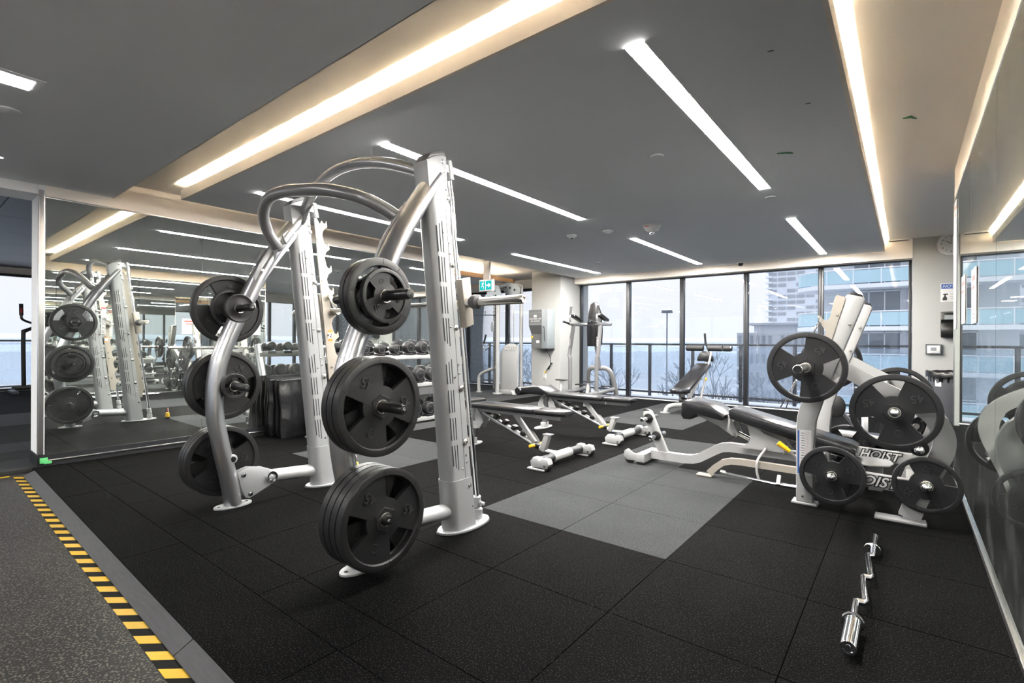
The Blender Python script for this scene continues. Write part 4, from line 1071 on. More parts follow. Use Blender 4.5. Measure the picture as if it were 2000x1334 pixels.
# loaded barbell across the hooks
g = thing('barbell', 'steel barbell with one large plate on each end, racked on the press station', 'barbell', (-.497, YC, .925))
bx, bz = -.497, .925
MB().cyl((bx, YC - .645, bz), (bx, YC + .645, bz), .0142, seg=18).build('bar_shaft', 'steel', g)
for sd in (-1, 1):
    s_ = MB().lathe([(.014, -.03), (.036, -.03), (.038, 0), (.025, .004), (.025, .345), (.026, .350), (.0235, .352), (.0235, .346), (0, .346)], (bx, YC + sd * .625, bz), (0, sd, 0), 28).build('bar_sleeve', 'steel', g)
    MB().cyl((bx, YC + sd * .970, bz), (bx, YC + sd * .973, bz), .0233, seg=24).build('end_cap', 'plastic', s_)
NYo, FYo = NY - .062, FY + .062
plate('45', (bx, YC - .650, bz), 25, 'large 45 plate on the near end of the racked barbell', -PI / 2)
plate('45', (bx, YC + .650, bz), 60, 'large plate on the far end of the racked barbell', PI / 2)
plate('35', (-.366, NYo - .025, .235), -5, 'medium 35 plate low on the near side of the press station, by the upright', -PI / 2)
plate('45', (-.05, NYo - .06, .672), 10, 'large 45 plate stored on the near side of the press station, facing the viewer', -PI / 2)
plate('25', (.098, NYo - .025, .255), 60, 'small 25 plate stored lowest right on the press station, almost touching the mirror', -PI / 2)
plate('45', (-.05, FYo + .03, .672), 30, 'large 45 plate stored high on the far side of the press station', PI / 2)
plate('45', (.065, FYo + .03, .40), 0, 'large plate low on the far rear corner of the press station', PI / 2)
plate('35', (-.366, FYo + .03, .235), 0, 'medium plate low behind the far upright of the press station', PI / 2)
plate('25', (-.05, FYo - .0 + .075, .672), 90, 'smaller plate behind the stored 45 on the far side of the press station', PI / 2)
# spring clips hanging on the hooks
def clip(p, q, label):
    g = thing('spring_clip', label, 'bar clip', p)
    p, q = V(p), V(q); d = (q - p).normalized()
    w = MB(); u = V((0, 1, 0))
    w.tube([p + u * .02, p + d * .03 + u * .024, q + u * .012], .003, seg=8).tube([p - u * .02, p + d * .03 - u * .024, q - u * .012], .003, seg=8)
    nrm = d.cross(u)
    w.tube([p + u * .02 + nrm * 0, p + u * .0 - d * .03, p - u * .02], .003, seg=8).build('clip_wire', 'chrome', g)
    MB().bar(q - d * .03 + nrm * .012, q + d * .04 + nrm * .022, .026, .004, .001, up=nrm).bar(q - d * .03 - nrm * .006, q + d * .045 - nrm * .012, .026, .004, .001, up=nrm).build('clip_handle', 'plastic', g)
clip((-.445, NY - .055, 1.225), (-.505, NY - .06, 1.06), 'wire spring clip hanging on the upper hook of the press station')
clip((-.575, NY - .055, .83), (-.635, NY - .08, .68), 'wire spring clip with black grips dangling under the barbell plate')

# ================================================================== ADJUSTABLE BENCHES
def adj_bench(yc, head_up, label, x0=-2.43):
    g = thing('adjustable_bench', label, 'bench', (x0 - .6, yc, 0))
    X = lambda a: x0 + a
    hw = .135
    MB().prism([(X(-1.0), yc - hw), (X(-.24), yc - hw * .92), (X(-.24), yc + hw * .92), (X(-1.0), yc + hw)], 'xy', .412, .462, .016).build('back_pad', 'vinyl', g)
    hp = [(X(-.225), yc - .122), (X(.03), yc - .105), (X(.085), yc - .075), (X(.10), yc), (X(.085), yc + .075), (X(.03), yc + .105), (X(-.225), yc + .122)]
    MB().prism(hp, 'xy', .412, .462, .016).build('head_pad', 'vinyl', g)
    MB().bar((X(-.98), yc, .392), (X(.02), yc, .392), .09, .04, .003).build('pad_rail', 'white', g)
    if head_up:
        MB().prism([(X(-1.40), .475), (X(-1.38), .435), (X(-1.06), .425), (X(-.985), .44), (X(-.97), .465), (X(-1.10), .535), (X(-1.38), .50)], 'xz', yc - .15, yc + .15, .014).build('seat_pad', 'vinyl', g)
        MB().cyl((X(-1.40), yc - .17, .455), (X(-1.40), yc + .17, .455), .052, seg=22, bev=.01).build('knee_roller', 'vinyl', g)
    else:
        MB().prism([(X(-1.40), yc - .15), (X(-1.03), yc - .14), (X(-1.03), yc + .14), (X(-1.40), yc + .15)], 'xy', .425, .485, .016).build('seat_pad', 'vinyl', g)
        MB().cyl((X(-1.45), yc - .17, .60), (X(-1.45), yc + .17, .60), .05, seg=20, bev=.01).build('knee_roller', 'vinyl', g)
        MB().cyl((X(-1.42), yc, .62), (X(-1.28), yc, .40), .028).build('roller_arm', 'tube', g)
    # hub with curved slot plate
    hub = [(X(-1.12), .42), (X(-1.17), .30), (X(-1.13), .22), (X(-1.05), .19), (X(-.95), .20), (X(-.90), .27), (X(-.93), .34), (X(-.98), .40), (X(-.94), .415), (X(-.985), .415), (X(-1.02), .33), (X(-1.0), .27), (X(-1.06), .265), (X(-1.09), .32), (X(-1.08), .42)]
    for sd in (-1, 1): MB().prism(hub, 'xz', yc + sd * .05 - .004, yc + sd * .05 + .004, .001).build('hub_plate', 'white', g)
    lo = MB().m(0).text('HOIST', (X(-1.04), yc - .0548, .225), (1, 0, -.35), (.35, 0, 1), .048, .001, .05, .3); lo.m(1).text('HOIST', (X(-1.04), yc - .0562, .225), (1, 0, -.35), (.35, 0, 1), .048, .001, .015, .3)
    lo.build('lettering', ['ink', 'wlabel'], g, 'white letters outlined in black', smooth=False)
    # rear post and foot
    MB().cyl((X(-1.07), yc, .40), (X(-1.10), yc, .06), .032, seg=20).build('rear_post', 'tube', g)
    MB().prism([(X(-1.12) + math.cos(2 * PI * k / 24) * .07, yc + math.sin(2 * PI * k / 24) * .17) for k in range(24)], 'xy', .006, .02, .002).bar((X(-1.10), yc - .05, .05), (X(-1.10), yc + .05, .05), .06, .06).build('rear_foot', 'white', g)
    # long lower strut down to the front base
    MB().tube([(X(-.98), yc, .37), (X(-.55), yc, .21), (X(-.22), yc, .085), (X(-.14), yc, .068), (X(-.02), yc, .068)], .023, seg=16, n=5).build('lower_strut', 'tube', g)
    # ladder with black stops and the yellow handled catch
    a0, a1 = V((X(-.93), yc, .335)), V((X(-.34), yc, .115))
    MB().bar(a0 + V((0, 0, .03)), a1 + V((0, 0, .03)), .03, .03).build('ladder_bar', 'steel', g)
    for k in range(5):
        p = a0.lerp(a1, .10 + .19 * k) + V((0, 0, .06)); MB().box(p, (.05, .07, .045), .010, Matrix.Rotation(math.radians(20), 3, 'Y')).build('ladder_stop', 'plastic', g)
    MB().bar((X(-.53), yc, .38), (X(-.29), yc, .13), .035, .045, .003).build('support_arm', 'white', g)
    ct = MB()
    for sd in (-1, 1): ct.tube([(X(-.37), yc + sd * .012, .225), (X(-.345), yc + sd * .035, .205), (X(-.30), yc + sd * .04, .15), (X(-.265), yc + sd * .038, .10)], .006, seg=8, ell=(.004, .02))
    ct.build('catch_fork', 'white', g)
    MB().box((X(-.255), yc, .105), (.05, .06, .04), .006).build('catch_block', 'plastic', g)
    yl = MB()
    for sd in (-1, 1): yl.cyl((X(-.27), yc + sd * .042, .115), (X(-.275), yc + sd * .11, .118), .015, seg=16, bev=.004)
    yl.build('catch_grip', 'yellow', g)
    MB().bar((X(-.20), yc + .0, .07), (X(-.145), yc, .225), .06, .05, .004).bb(X(-.185), X(-.10), yc - .035, yc + .035, .222, .232, .002).build('stop_post', 'white', g)
    # wide front base with wheels
    MB().cyl((X(0), yc - .36, .062), (X(0), yc + .36, .062), .038, seg=24).build('front_base_tube', 'frame', g)
    MB().cyl((X(0), yc - .15, .062), (X(0), yc + .14, .062), .044, seg=24, bev=.003).build('base_sleeve', 'white', g)
    for sd in (-1, 1):
        e_ = yc + sd * .36
        MB().prism([(X(-.05), .025), (X(-.06), .07), (X(-.03), .105), (X(.015), .105), (X(.035), .085), (X(.065), .105), (X(.115), .10), (X(.13), .06), (X(.11), .025)], 'xz', e_ - .035, e_ + .035, .006).bb(X(-.08), X(.09), e_ - .05, e_ + .05, .003, .016, .002).build('end_casting', 'white', g)
        w_ = MB().cyl((X(.09), e_ - .025, .036), (X(.09), e_ + .025, .036), .036, seg=24, bev=.004).build('wheel', 'plastic', g)
        MB().lathe([(0, .008), (.008, .007), (.010, 0)], (X(.09), e_ + sd * .0 - .036, .045), (0, -1, 0), 12).build('axle_bolt', 'steel', w_)
adj_bench(3.79, False, 'adjustable black bench nearest the rack, flat, with wheels on its front base')
adj_bench(5.12, True, 'adjustable black bench farther back, its seat end raised with a roller')

# ================================================================== VERTICAL KNEE RAISE TOWER
g = thing('knee_raise_tower', 'grey knee raise and dip tower standing between the pillar and the window', 'dip tower', (-4.40, 7.75, 0), math.radians(2))
cx, y0 = -4.40, 7.55
for sd in (-1, 1):
    x_ = cx + sd * .265
    MB().tube([(x_, y0, .10), (x_, y0, .78), (x_ + sd * .02, y0 + .01, .86), (x_ + .05, y0 + .03, 1.38)], .034, seg=18, n=5).build('post', 'bend', g)
    lo = MB().m(0).text('HOIST', (x_ + .022 + sd * .012, y0 - .033, 1.08), (.06, 0, 1), (-1, 0, .06), .055, .001, .04, .3).m(1).text('HOIST', (x_ + .022 + sd * .012, y0 - .0345, 1.08), (.06, 0, 1), (-1, 0, .06), .055, .001, .0, .3)
    lo.build('lettering', ['ink', 'wlabel'], g, smooth=False)
    MB().tube([(x_ - .0, y0 - .38, .012), (x_, y0 - .34, .12), (x_, y0 - .20, .20), (x_, y0 + .1, .20), (x_, y0 + .62, .23)], .038, seg=16, n=5).build('side_tube', 'bend', g)
    MB().tube([(x_ - .02, y0 - .33, .10), (x_ - .0, y0 - .30, .28), (x_ + .0, y0 - .28, .40)], .03, seg=14).build('step_post', 'white', g)
    MB().box((x_, y0 - .28, .42), (.19, .11, .018), .006).box((x_ + .02, y0 + .35, .30), (.20, .11, .018), .006).build('step_tread', 'plastic', g)
    MB().tube([(x_ + .05, y0 + .40, 1.395), (x_ + .05, y0 + .05, 1.39), (x_ + .05, y0 - .12, 1.40)], .030, seg=16).build('arm_tube', 'bend', g)
    MB().cyl((x_ + .05, y0 - .10, 1.40), (x_ + .05, y0 - .33, 1.43), .019, seg=14).build('dip_grip', 'foam', g)
    MB().cyl((x_ + .05, y0 - .33, 1.43), (x_ + .05, y0 - .355, 1.433), .022, seg=14).build('grip_end', 'chrome', g)
    MB().tube([(x_ + .05, y0 - .05, 1.40), (x_ + .05, y0 - .10, 1.47), (x_ + .05, y0 - .085, 1.55)], .017, seg=12).build('grip_post', 'bend', g)
    MB().cyl((x_ + .05, y0 - .085, 1.55), (x_ + .05, y0 - .055, 1.70), .019, seg=12).build('upright_grip', 'foam', g)
    MB().cyl((x_ + .05, y0 - .055, 1.70), (x_ + .05, y0 - .052, 1.715), .021, seg=12).build('grip_end', 'chrome', g)
    MB().box((x_ + .05, y0 + .13, 1.50), (.10, .30, .05), .018, Matrix.Rotation(math.radians(-18), 3, 'X')).build('forearm_pad', 'vinyl', g)
    MB().tube([(cx, y0 + .55, .60), (cx + sd * .15, y0 + .56, .60), (cx + sd * .235, y0 + .60, .50), (cx + sd * .27, y0 + .68, .25), (cx + sd * .285, y0 + .73, .015)], .03, seg=14, n=6, ell=(.024, .045)).build('arch_leg', 'bend', g)
MB().tube([(cx + .03, y0 + .55, .60), (cx + .02, y0 + .50, .80), (cx + .0, y0 + .46, .98), (cx + .02, y0 + .42, 1.25)], .03, seg=14, ell=(.024, .04)).build('back_post', 'bend', g)
MB().bb(cx - .02, cx + .02, y0 + .37, y0 + .375, 1.02, 1.05).build('label', 'orange', g)
MB().tube([(cx - .19, y0 + .40, 1.395), (cx, y0 + .42, 1.395), (cx + .33, y0 + .40, 1.395)], .028, seg=14).build('cross_tube', 'bend', g)
bp = [(cx - .12, 1.0), (cx + .14, 1.0), (cx + .17, 1.05), (cx + .18, 1.30), (cx + .15, 1.60), (cx + .09, 1.76), (cx + .02, 1.80), (cx - .05, 1.76), (cx - .10, 1.60), (cx - .13, 1.30), (cx - .12, 1.05)]
MB().prism(bp, 'xz', y0 + .33, y0 + .39, .018).build('back_pad', 'vinyl', g)

# ================================================================== AB BENCH
g = thing('ab_bench', 'small inclined black sit-up bench with roller pads in front of the window', 'sit-up bench', (-2.66, 8.0, 0))
MB().tube([(-2.88, 7.42, .012), (-2.84, 7.44, .09), (-2.74, 7.47, .125), (-2.60, 7.50, .13), (-2.44, 7.47, .125), (-2.36, 7.44, .09), (-2.32, 7.42, .012)], .036, seg=14, n=5).build('front_foot_tube', 'white', g)
for x_ in (-2.88, -2.32): MB().prism([(x_ + math.cos(2 * PI * k / 20) * .075, 7.41 + math.sin(2 * PI * k / 20) * .045) for k in range(20)], 'xy', 0, .012).build('foot_plate', 'white', g)
MB().tube([(-2.66, 7.5, .13), (-2.66, 8.0, .16), (-2.66, 8.55, .13), (-2.66, 8.64, .05)], .034, seg=14).bb(-2.9, -2.42, 8.60, 8.66, .0, .05, .01).build('spine_tube', 'white', g)
for sd in (-1, 1): MB().prism([(7.62, .14), (7.78, .14), (7.80, .33), (7.70, .38), (7.60, .36)], 'yz', -2.66 + sd * .05 - .004, -2.66 + sd * .05 + .004).build('pivot_bracket', 'white', g)
MB().cyl((-2.74, 7.66, .18), (-2.58, 7.66, .18), .05, seg=16).build('pivot_bumper', 'foam', g)
def slab(mb, p0, p1, w0, w1, th, bev):
    p0, p1 = V(p0), V(p1); d = (p1 - p0).normalized(); nrm = V((0, -d.z, d.y)); x = V((1, 0, 0))
    v = [p0 - x * w0, p0 + x * w0, p1 + x * w1, p1 - x * w1]; v2 = [q - nrm * th for q in v]
    a = mb.raw(v + v2, [(0, 1, 2, 3), (7, 6, 5, 4), (0, 4, 5, 1), (1, 5, 6, 2), (2, 6, 7, 3), (3, 7, 4, 0)])
    es = list(set(e for q in a for e in q.link_edges)); bmesh.ops.recalc_face_normals(mb.bm, faces=mb.bm.faces)
    bmesh.ops.bevel(mb.bm, geom=es, offset=bev, segments=3, profile=.5, affect='EDGES'); return mb
slab(MB(), (-2.68, 7.53, .38), (-2.63, 8.45, .74), .135, .125, .055, .02).build('back_pad', 'vinyl', g)
hp = [(-2.815, 7.52), (-2.80, 7.40), (-2.74, 7.33), (-2.67, 7.315), (-2.60, 7.33), (-2.545, 7.40), (-2.53, 7.52)]
o_ = MB().prism(hp, 'xy', .315, .375, .018); o_.build('head_pad', 'vinyl', g)
MB().bar((-2.66, 7.55, .34), (-2.63, 8.5, .71), .07, .04).bar((-2.66, 7.75, .15), (-2.60, 8.25, .58), .05, .04).cyl((-2.60, 8.2, .15), (-2.52, 8.5, .92), .016).build('pad_rail', 'white', g)
MB().prism([(-2.755, .765), (-2.50, .765), (-2.495, .81), (-2.53, .90), (-2.58, .935), (-2.67, .935), (-2.72, .90), (-2.76, .81)], 'xz', 8.50, 8.555, .018).build('seat_pad', 'vinyl', g)
MB().cyl((-2.62, 8.53, .70), (-2.61, 8.62, 1.0), .022).cyl((-2.61, 8.6, 1.0), (-2.64, 8.58, 1.07), .02).build('roller_post', 'chrome', g)
MB().cyl((-2.64, 8.58, 1.05), (-2.645, 8.55, 1.235), .018, seg=14, bev=.004).build('grip', 'foam', g)
for a, b in ((-2.97, -2.68), (-2.61, -2.37), (-2.36, -2.24)): MB().cyl((a, 8.60, .985), (b, 8.60, .985), .052, seg=20, bev=.01).build('ankle_roller', 'foam', g)
for a in (-2.375, -2.24): MB().cyl((a, 8.60, .985), (a + .012, 8.60, .985), .050, seg=20).build('roller_cap', 'chrome', g)
MB().cyl((-2.58, 8.05, .50), (-2.46, 8.05, .50), .008).build('adjust_pin', 'steel', g)
MB().cyl((-2.475, 8.05, .50), (-2.455, 8.05, .50), .022, seg=10).build('adjust_knob', 'yellow', g)

# ================================================================== CABLE MACHINE
g = thing('cable_machine', 'tall pale cable pulley machine beyond the end of the mirror wall', 'cable machine', (-6.55, 8.0, 0))
MB().cyl((-6.60, 7.85, .02), (-6.60, 7.85, 2.22), .042, seg=16).build('front_column', 'white', g)
ho = MB()
for k in range(24): ho.cyl((-6.66, 7.81, .5 + k * .06), (-6.655, 7.808, .5 + k * .06), .009, seg=8)
MB().bb(-6.70, -6.655, 7.82, 7.88, .1, 2.1, .004).build('hole_rail', 'greym', g); ho.build('rail_holes', 'dark', g)
MB().cyl((-6.22, 8.15, .02), (-6.22, 8.15, 2.22), .038, seg=16).build('rear_column', 'white', g)
MB().prism([(-6.57, .10), (-6.12, .10), (-6.12, .98), (-6.20, 1.03), (-6.32, 1.04), (-6.44, 1.0), (-6.53, .92), (-6.57, .82)], 'xz', 7.90, 7.94, .003).build('weight_shroud', 'white', g)
lo = MB().m(0).text('HOIST', (-6.31, 7.897, .93), (1, 0, 0), (0, 0, 1), .10, .001, .06, .3).m(1).text('HOIST', (-6.31, 7.895, .93), (1, 0, 0), (0, 0, 1), .10, .001, .01, .3)
lo.build('lettering', ['ink', 'wlabel'], g, smooth=False)
MB().cyl((-6.42, 8.05, 1.0), (-6.42, 8.05, 2.2), .008, seg=8).cyl((-6.34, 8.05, 1.0), (-6.34, 8.05, 2.2), .008, seg=8).build('guide_rods', 'steel', g)
MB().prism([(-6.86, 2.03), (-6.80, 2.22), (-6.68, 2.27), (-6.52, 2.21), (-6.45, 2.05), (-6.50, 1.93), (-6.62, 1.95), (-6.66, 2.05)], 'xz', 7.78, 7.79).build('pulley_plate', 'greyl', g)
MB().prism([(-6.60, 2.25), (-6.45, 2.30), (-6.22, 2.26), (-6.10, 2.16), (-6.12, 1.98), (-6.22, 1.96), (-6.36, 2.04), (-6.48, 2.06)], 'xz', 7.95, 7.96).build('pulley_plate', 'greyl', g)
ho = MB()
for a, b in ((-6.75, 2.17), (-6.63, 2.12), (-6.60, 2.02)): ho.cyl((a, 7.778, b), (a, 7.776, b), .022, seg=14)
for a, b in ((-6.48, 2.21), (-6.36, 2.18), (-6.24, 2.13)): ho.cyl((a, 7.948, b), (a, 7.946, b), .025, seg=14)
ho.build('plate_holes', 'dark', g)
MB().cyl((-6.82, 7.80, 1.95), (-6.82, 7.84, 1.95), .08, seg=20).build('pulley', 'greyp', g)
MB().tube([(-6.62, 7.85, 2.2), (-6.5, 7.95, 2.24), (-6.3, 8.1, 2.24), (-6.2, 8.15, 2.2)], .04, seg=12).build('top_beam', 'white', g)
MB().tube([(-7.12, 7.86, .02), (-7.12, 7.86, .30), (-7.0, 7.86, .42), (-6.62, 7.86, .55)], .035, seg=14, n=6).build('stabiliser_leg', 'white', g)
MB().cyl((-7.12, 7.86, 0), (-7.12, 7.86, .02), .06).build('leg_pad', 'white', g); MB().cyl((-6.60, 7.85, 0), (-6.60, 7.85, .02), .10).build('column_foot', 'white', g); MB().bb(-6.60, -6.15, 7.9, 8.2, .0, .10, .01).bar((-6.3, 7.95, .10), (-6.12, 7.80, .015), .07, .02).build('base', 'white', g)
MB().tube([(-7.22, 7.80, 1.64), (-6.62, 7.80, 1.62)], .010, seg=8).cyl((-6.90, 7.80, 1.64), (-6.90, 7.80, 1.72), .006).build('lat_bar', 'frame', g)
MB().prism([(-6.72, 1.28), (-6.66, 1.28), (-6.66, 1.50), (-6.70, 1.50), (-6.75, 1.45), (-6.75, 1.33)], 'xz', 7.80, 7.88, .006).build('slider', 'greyl', g)
for dx, dy in ((0, 0), (.50, .15)):
    MB().cyl((-6.92 + dx, 7.78 + dy, 1.03), (-6.86 + dx, 7.78 + dy, 1.22), .020, seg=12).build('hand_grip', 'foam', g)
    MB().tube([(-6.92 + dx, 7.78 + dy, 1.03), (-6.93 + dx, 7.78 + dy, .96), (-6.88 + dx, 7.78 + dy, .90), (-6.78 + dx, 7.78 + dy, .95), (-6.80 + dx, 7.78 + dy, 1.0), (-6.66 + dx, 7.80 + dy, .99)], .010, seg=8).build('handle_strap', 'steel', g)

# exit sign
g = thing('exit_sign', 'green and white running-man exit sign with right arrow hanging from the ceiling', 'exit sign', (-5.83, 6.6, 2.18))
MB().bb(-5.99, -5.675, 6.60, 6.66, 1.965, 2.175, .004).build('housing', 'wlabel', g)
fc = MB().m(1).bb(-5.975, -5.69, 6.597, 6.600, 1.985, 2.155).m(0).bb(-5.97, -5.84, 6.595, 6.597, 1.99, 2.15).bb(-5.825, -5.695, 6.595, 6.597, 1.99, 2.15)
fc.m(1)
fc.prism([(-5.81, 2.055), (-5.765, 2.055), (-5.765, 2.025), (-5.705, 2.07), (-5.765, 2.115), (-5.765, 2.085), (-5.81, 2.085)], 'xz', 6.593, 6.595)
fc.cyl((-5.885, 6.593, 2.132), (-5.885, 6.595, 2.132), .010, seg=12).bar((-5.89, 6.594, 2.12), (-5.905, 6.594, 2.075), .0015, .018, 0, (1, 0, 0))
fc.bar((-5.90, 6.594, 2.08), (-5.875, 6.594, 2.045), .0015, .012, 0, (1, 0, 0)).bar((-5.875, 6.594, 2.045), (-5.885, 6.594, 2.01), .0015, .010, 0, (1, 0, 0)).bar((-5.905, 6.594, 2.08), (-5.925, 6.594, 2.04), .0015, .012, 0, (1, 0, 0)).bar((-5.925, 6.594, 2.04), (-5.955, 6.594, 2.04), .0015, .010, 0, (1, 0, 0)).bar((-5.892, 6.594, 2.115), (-5.865, 6.594, 2.09), .0015, .008, 0, (1, 0, 0)).bar((-5.895, 6.594, 2.115), (-5.93, 6.594, 2.10), .0015, .008, 0, (1, 0, 0))
fc.build('sign_face', ['exitg', 'exitw'], g, smooth=False)
MB().bb(-5.90, -5.76, 6.61, 6.65, 2.175, 2.50).build('hanger', 'wlabel', g)

# ================================================================== DUMBBELL RACK
g = thing('dumbbell_rack', 'three-tier silver dumbbell rack standing along the left mirror', 'rack', (-5.0, 4.0, 0))
RY0, RY1 = 2.95, 4.74
for zz, xf, nm in ((.885, -4.74, 0), (.545, -4.70, 1), (.125, -4.66, 2)):
    s_ = MB().bar((xf, RY0 - .05, zz), (xf, RY1 + .05, zz), .035, .05, .003, up=(0, 0, 1)).bar((xf - .24, RY0 - .05, zz + .03), (xf - .24, RY1 + .05, zz + .03), .035, .05, .003)
    s_.build('shelf', 'white', g)
    if nm == 1: MB().bb(xf - .3, xf + .0, RY0, RY1, zz - .13, zz - .04).build('shelf_panel', 'greyp', g)
    if nm == 2: MB().bb(xf - .02, xf + .02, RY0, RY1, .0, .07).build('kick_panel', 'greyp', g)
for y_ in (RY0, RY1):
    MB().tube([(-5.20, y_, .02), (-5.12, y_, .55), (-5.0, y_, .90), (-4.96, y_, 1.02)], .045, seg=18, n=4).build('end_post', 'tube', g)
    MB().tube([(-4.78, y_, .02), (-4.92, y_, .35), (-5.08, y_, .60)], .042, seg=16, n=4).build('front_leg', 'tube', g)
    MB().bar((-5.08, y_, .90), (-4.72, y_, .87), .03, .05).bar((-5.14, y_, .56), (-4.68, y_, .53), .03, .05).bar((-5.24, y_, .13), (-4.64, y_, .11), .03, .05).build('shelf_arm', 'white', g)
    for x_ in (-5.20, -4.80): MB().prism([(x_ + math.cos(2 * PI * k / 20) * .068, y_ + math.sin(2 * PI * k / 20) * .055) for k in range(20)], 'xy', 0, .012, .002).build('foot_plate', 'white', g)
    MB().cyl((-5.12, y_ - .05, .50), (-5.12, y_ + .05, .50), .055, seg=20).build('round_plate', 'white', g)

def dumbbell_proto(r, name):
    d = bpy.data.objects.new('dumbbell', None); COL.objects.link(d)
    for sd, nm in ((1, 'head'), (-1, 'head')):
        hd = MB().lathe([(0, 0), (r * .80, 0), (r * .97, .010), (r, .03), (r, .075), (r * .92, .088), (r * .5, .095), (0, .096)], (sd * .150, 0, 0), (-sd, 0, 0), 24)
        h_ = hd.build('head', 'rubber', d)
        em = MB().lathe([(r * .62, 0), (r * .63, .0018), (r * .68, .0018), (r * .69, 0)], (sd * .1495, 0, 0), (sd, 0, 0), 24)
        em.tube([(sd * .1512, -r * .3, r * .22), (sd * .1512, 0, r * .34), (sd * .1512, r * .3, r * .22)], .0025, seg=6)
        em.build('head_ring', 'greyp', h_)
    MB().lathe([(.0135, -.06), (.0165, 0), (.0135, .06)], (0, 0, 0), (1, 0, 0), 14).build('handle', 'chrome', d)
    return d
ORD = ['first', 'second', 'third', 'fourth', 'fifth', 'sixth', 'seventh', 'eighth', 'ninth', 'tenth', 'eleventh']
tiers = [('top', .885, -4.86, [3.12 + .212 * k for k in range(8)], [.056, .058, .058, .058, .074, .075, .075, .075]),
         ('middle', .545, -4.82, [3.06 + .206 * k for k in range(8)], [.078] * 8),
         ('bottom', .125, -4.78, [3.17 + .210 * k for k in range(8)], [.083] * 8)]
protos = {}
for tn, z_, x_, ys, rs in tiers:
    for k, (y_, r) in enumerate(zip(ys, rs)):
        lb = 'black round-headed dumbbell, %s from the left on the %s tier of the dumbbell rack' % (ORD[k], tn)
        key = .058 if r < .06 else (.075 if r < .077 else .081)
        zc = z_ + .052 + key + .0
        p = (x_ - .0, y_, zc)
        grp = 'round-headed dumbbells on the three-tier rack'
        if key not in protos:
            d = dumbbell_proto(key, ''); d.location = p; d.rotation_euler = (0, math.radians(6), 0)
            tag(d, lb, 'dumbbell', grp); protos[key] = remember(d)
        else: dup(protos[key], p, lb)
sd_ = MB()
for tn, z_, x_, ys, rs in tiers:
    for y_, r in zip(ys, rs):
        for xo in (.105, -.105):
            key = .058 if r < .06 else (.075 if r < .077 else .081)
            zt = z_ + (.025 if xo > 0 else .05)
            sd_.bb(x_ + xo - .035, x_ + xo + .035, y_ - .055, y_ + .055, z_ + .02, z_ + .052 + (.006 if xo < 0 else -.008), .004)
sd_.build('saddles', 'plastic', g, 'black rubber saddles under the dumbbells')

# folded mats against the mirror
names = ['folded black exercise mat against the mirror, innermost of the row', 'folded black exercise mat, second out from the mirror', 'folded black exercise mat in the middle of the leaning row',
         'folded black exercise mat, second from the front of the leaning row', 'folded black exercise mat at the front of the row, its broad crumpled face showing']
for k in range(5):
    x_ = -5.665 + k * .072; r_ = random.Random(k + 2)
    m_ = MB(); ny, nz = 10, 14; wd = .56; hh = .66 - .006 * k + r_.uniform(-.01, .01); ya = 2.64 + r_.uniform(-.02, .03) + k * .006
    vv = []; th = .030
    for sdx in (-1, 1):
        for a in range(ny + 1):
            for b in range(nz + 1):
                u, w_ = a / ny, b / nz
                edge = min(1, min(u, 1 - u) * 5) * min(1, min(w_, 1 - w_) * 6)
                bl = (.5 + .5 * edge) * th + math.sin(w_ * 17 + k * 2 + u * 3) * .004 * (1 - edge * .3) + r_.uniform(-.0018, .0018)
                vv.append((x_ + sdx * bl + .05 * (1 - w_) * (k / 4 - .2), ya + u * wd + math.sin(w_ * 9 + k) * .006, .006 + w_ * hh))
    n1 = (ny + 1) * (nz + 1); idx = lambda s_, a, b: s_ * n1 + a * (nz + 1) + b
    ff = []
    for a in range(ny):
        for b in range(nz):
            ff.append((idx(1, a, b), idx(1, a + 1, b), idx(1, a + 1, b + 1), idx(1, a, b + 1))); ff.append((idx(0, a, b + 1), idx(0, a + 1, b + 1), idx(0, a + 1, b), idx(0, a, b)))
    for a in range(ny):
        for b, fl in ((0, 0), (nz, 1)):
            q = (idx(0, a, b), idx(0, a + 1, b), idx(1, a + 1, b), idx(1, a, b)); ff.append(q if not fl else q[::-1])
    for b in range(nz):
        for a, fl in ((0, 0), (ny, 1)):
            q = (idx(0, a, b), idx(1, a, b), idx(1, a, b + 1), idx(0, a, b + 1)); ff.append(q if not fl else q[::-1])
    m_.raw(vv, ff)
    ob = m_.build('folded_mat', 'matv', ang=50); 
    tag(ob, names[k], 'exercise mat', 'folded black mats leaning on the mirror')
    MB().tube([(x_ + .031 + .05 * 1 * (k / 4 - .2) * .0, ya + .0, .64), (x_ + .031, ya + wd * .5, .645), (x_ + .031, ya + wd, .64)], .003, seg=6).build('piping', 'greyp', ob)

# ================================================================== CURL BAR ON THE FLOOR
g = thing('curl_bar', 'shiny chrome zigzag curl bar lying on the dark floor, right foreground', 'curl bar', (-.14, 2.66, 0))
def ez(y, x, z=.040): return (x, y, z)
pts = [(-.155, 2.19, .040), (-.158, 2.36, .040), (-.160, 2.375, .040), (-.125, 2.395, .040), (-.125, 2.405, .040), (-.158, 2.58, .040), (-.158, 2.60, .040)]
path = [(-.150, 2.24, .040), (-.154, 2.425, .040), (-.150, 2.437, .040), (-.128, 2.440, .040), (-.1235, 2.452, .040), (-.146, 2.700, .040), (-.142, 2.712, .040), (-.122, 2.716, .040), (-.1175, 2.728, .040), (-.143, 2.985, .040), (-.140, 3.000, .040), (-.126, 3.008, .040), (-.123, 3.04, .040), (-.127, 3.11, .040)]
MB().tube(path, .0135, seg=18, smooth=False).build('bent_shaft', 'chrome', g)
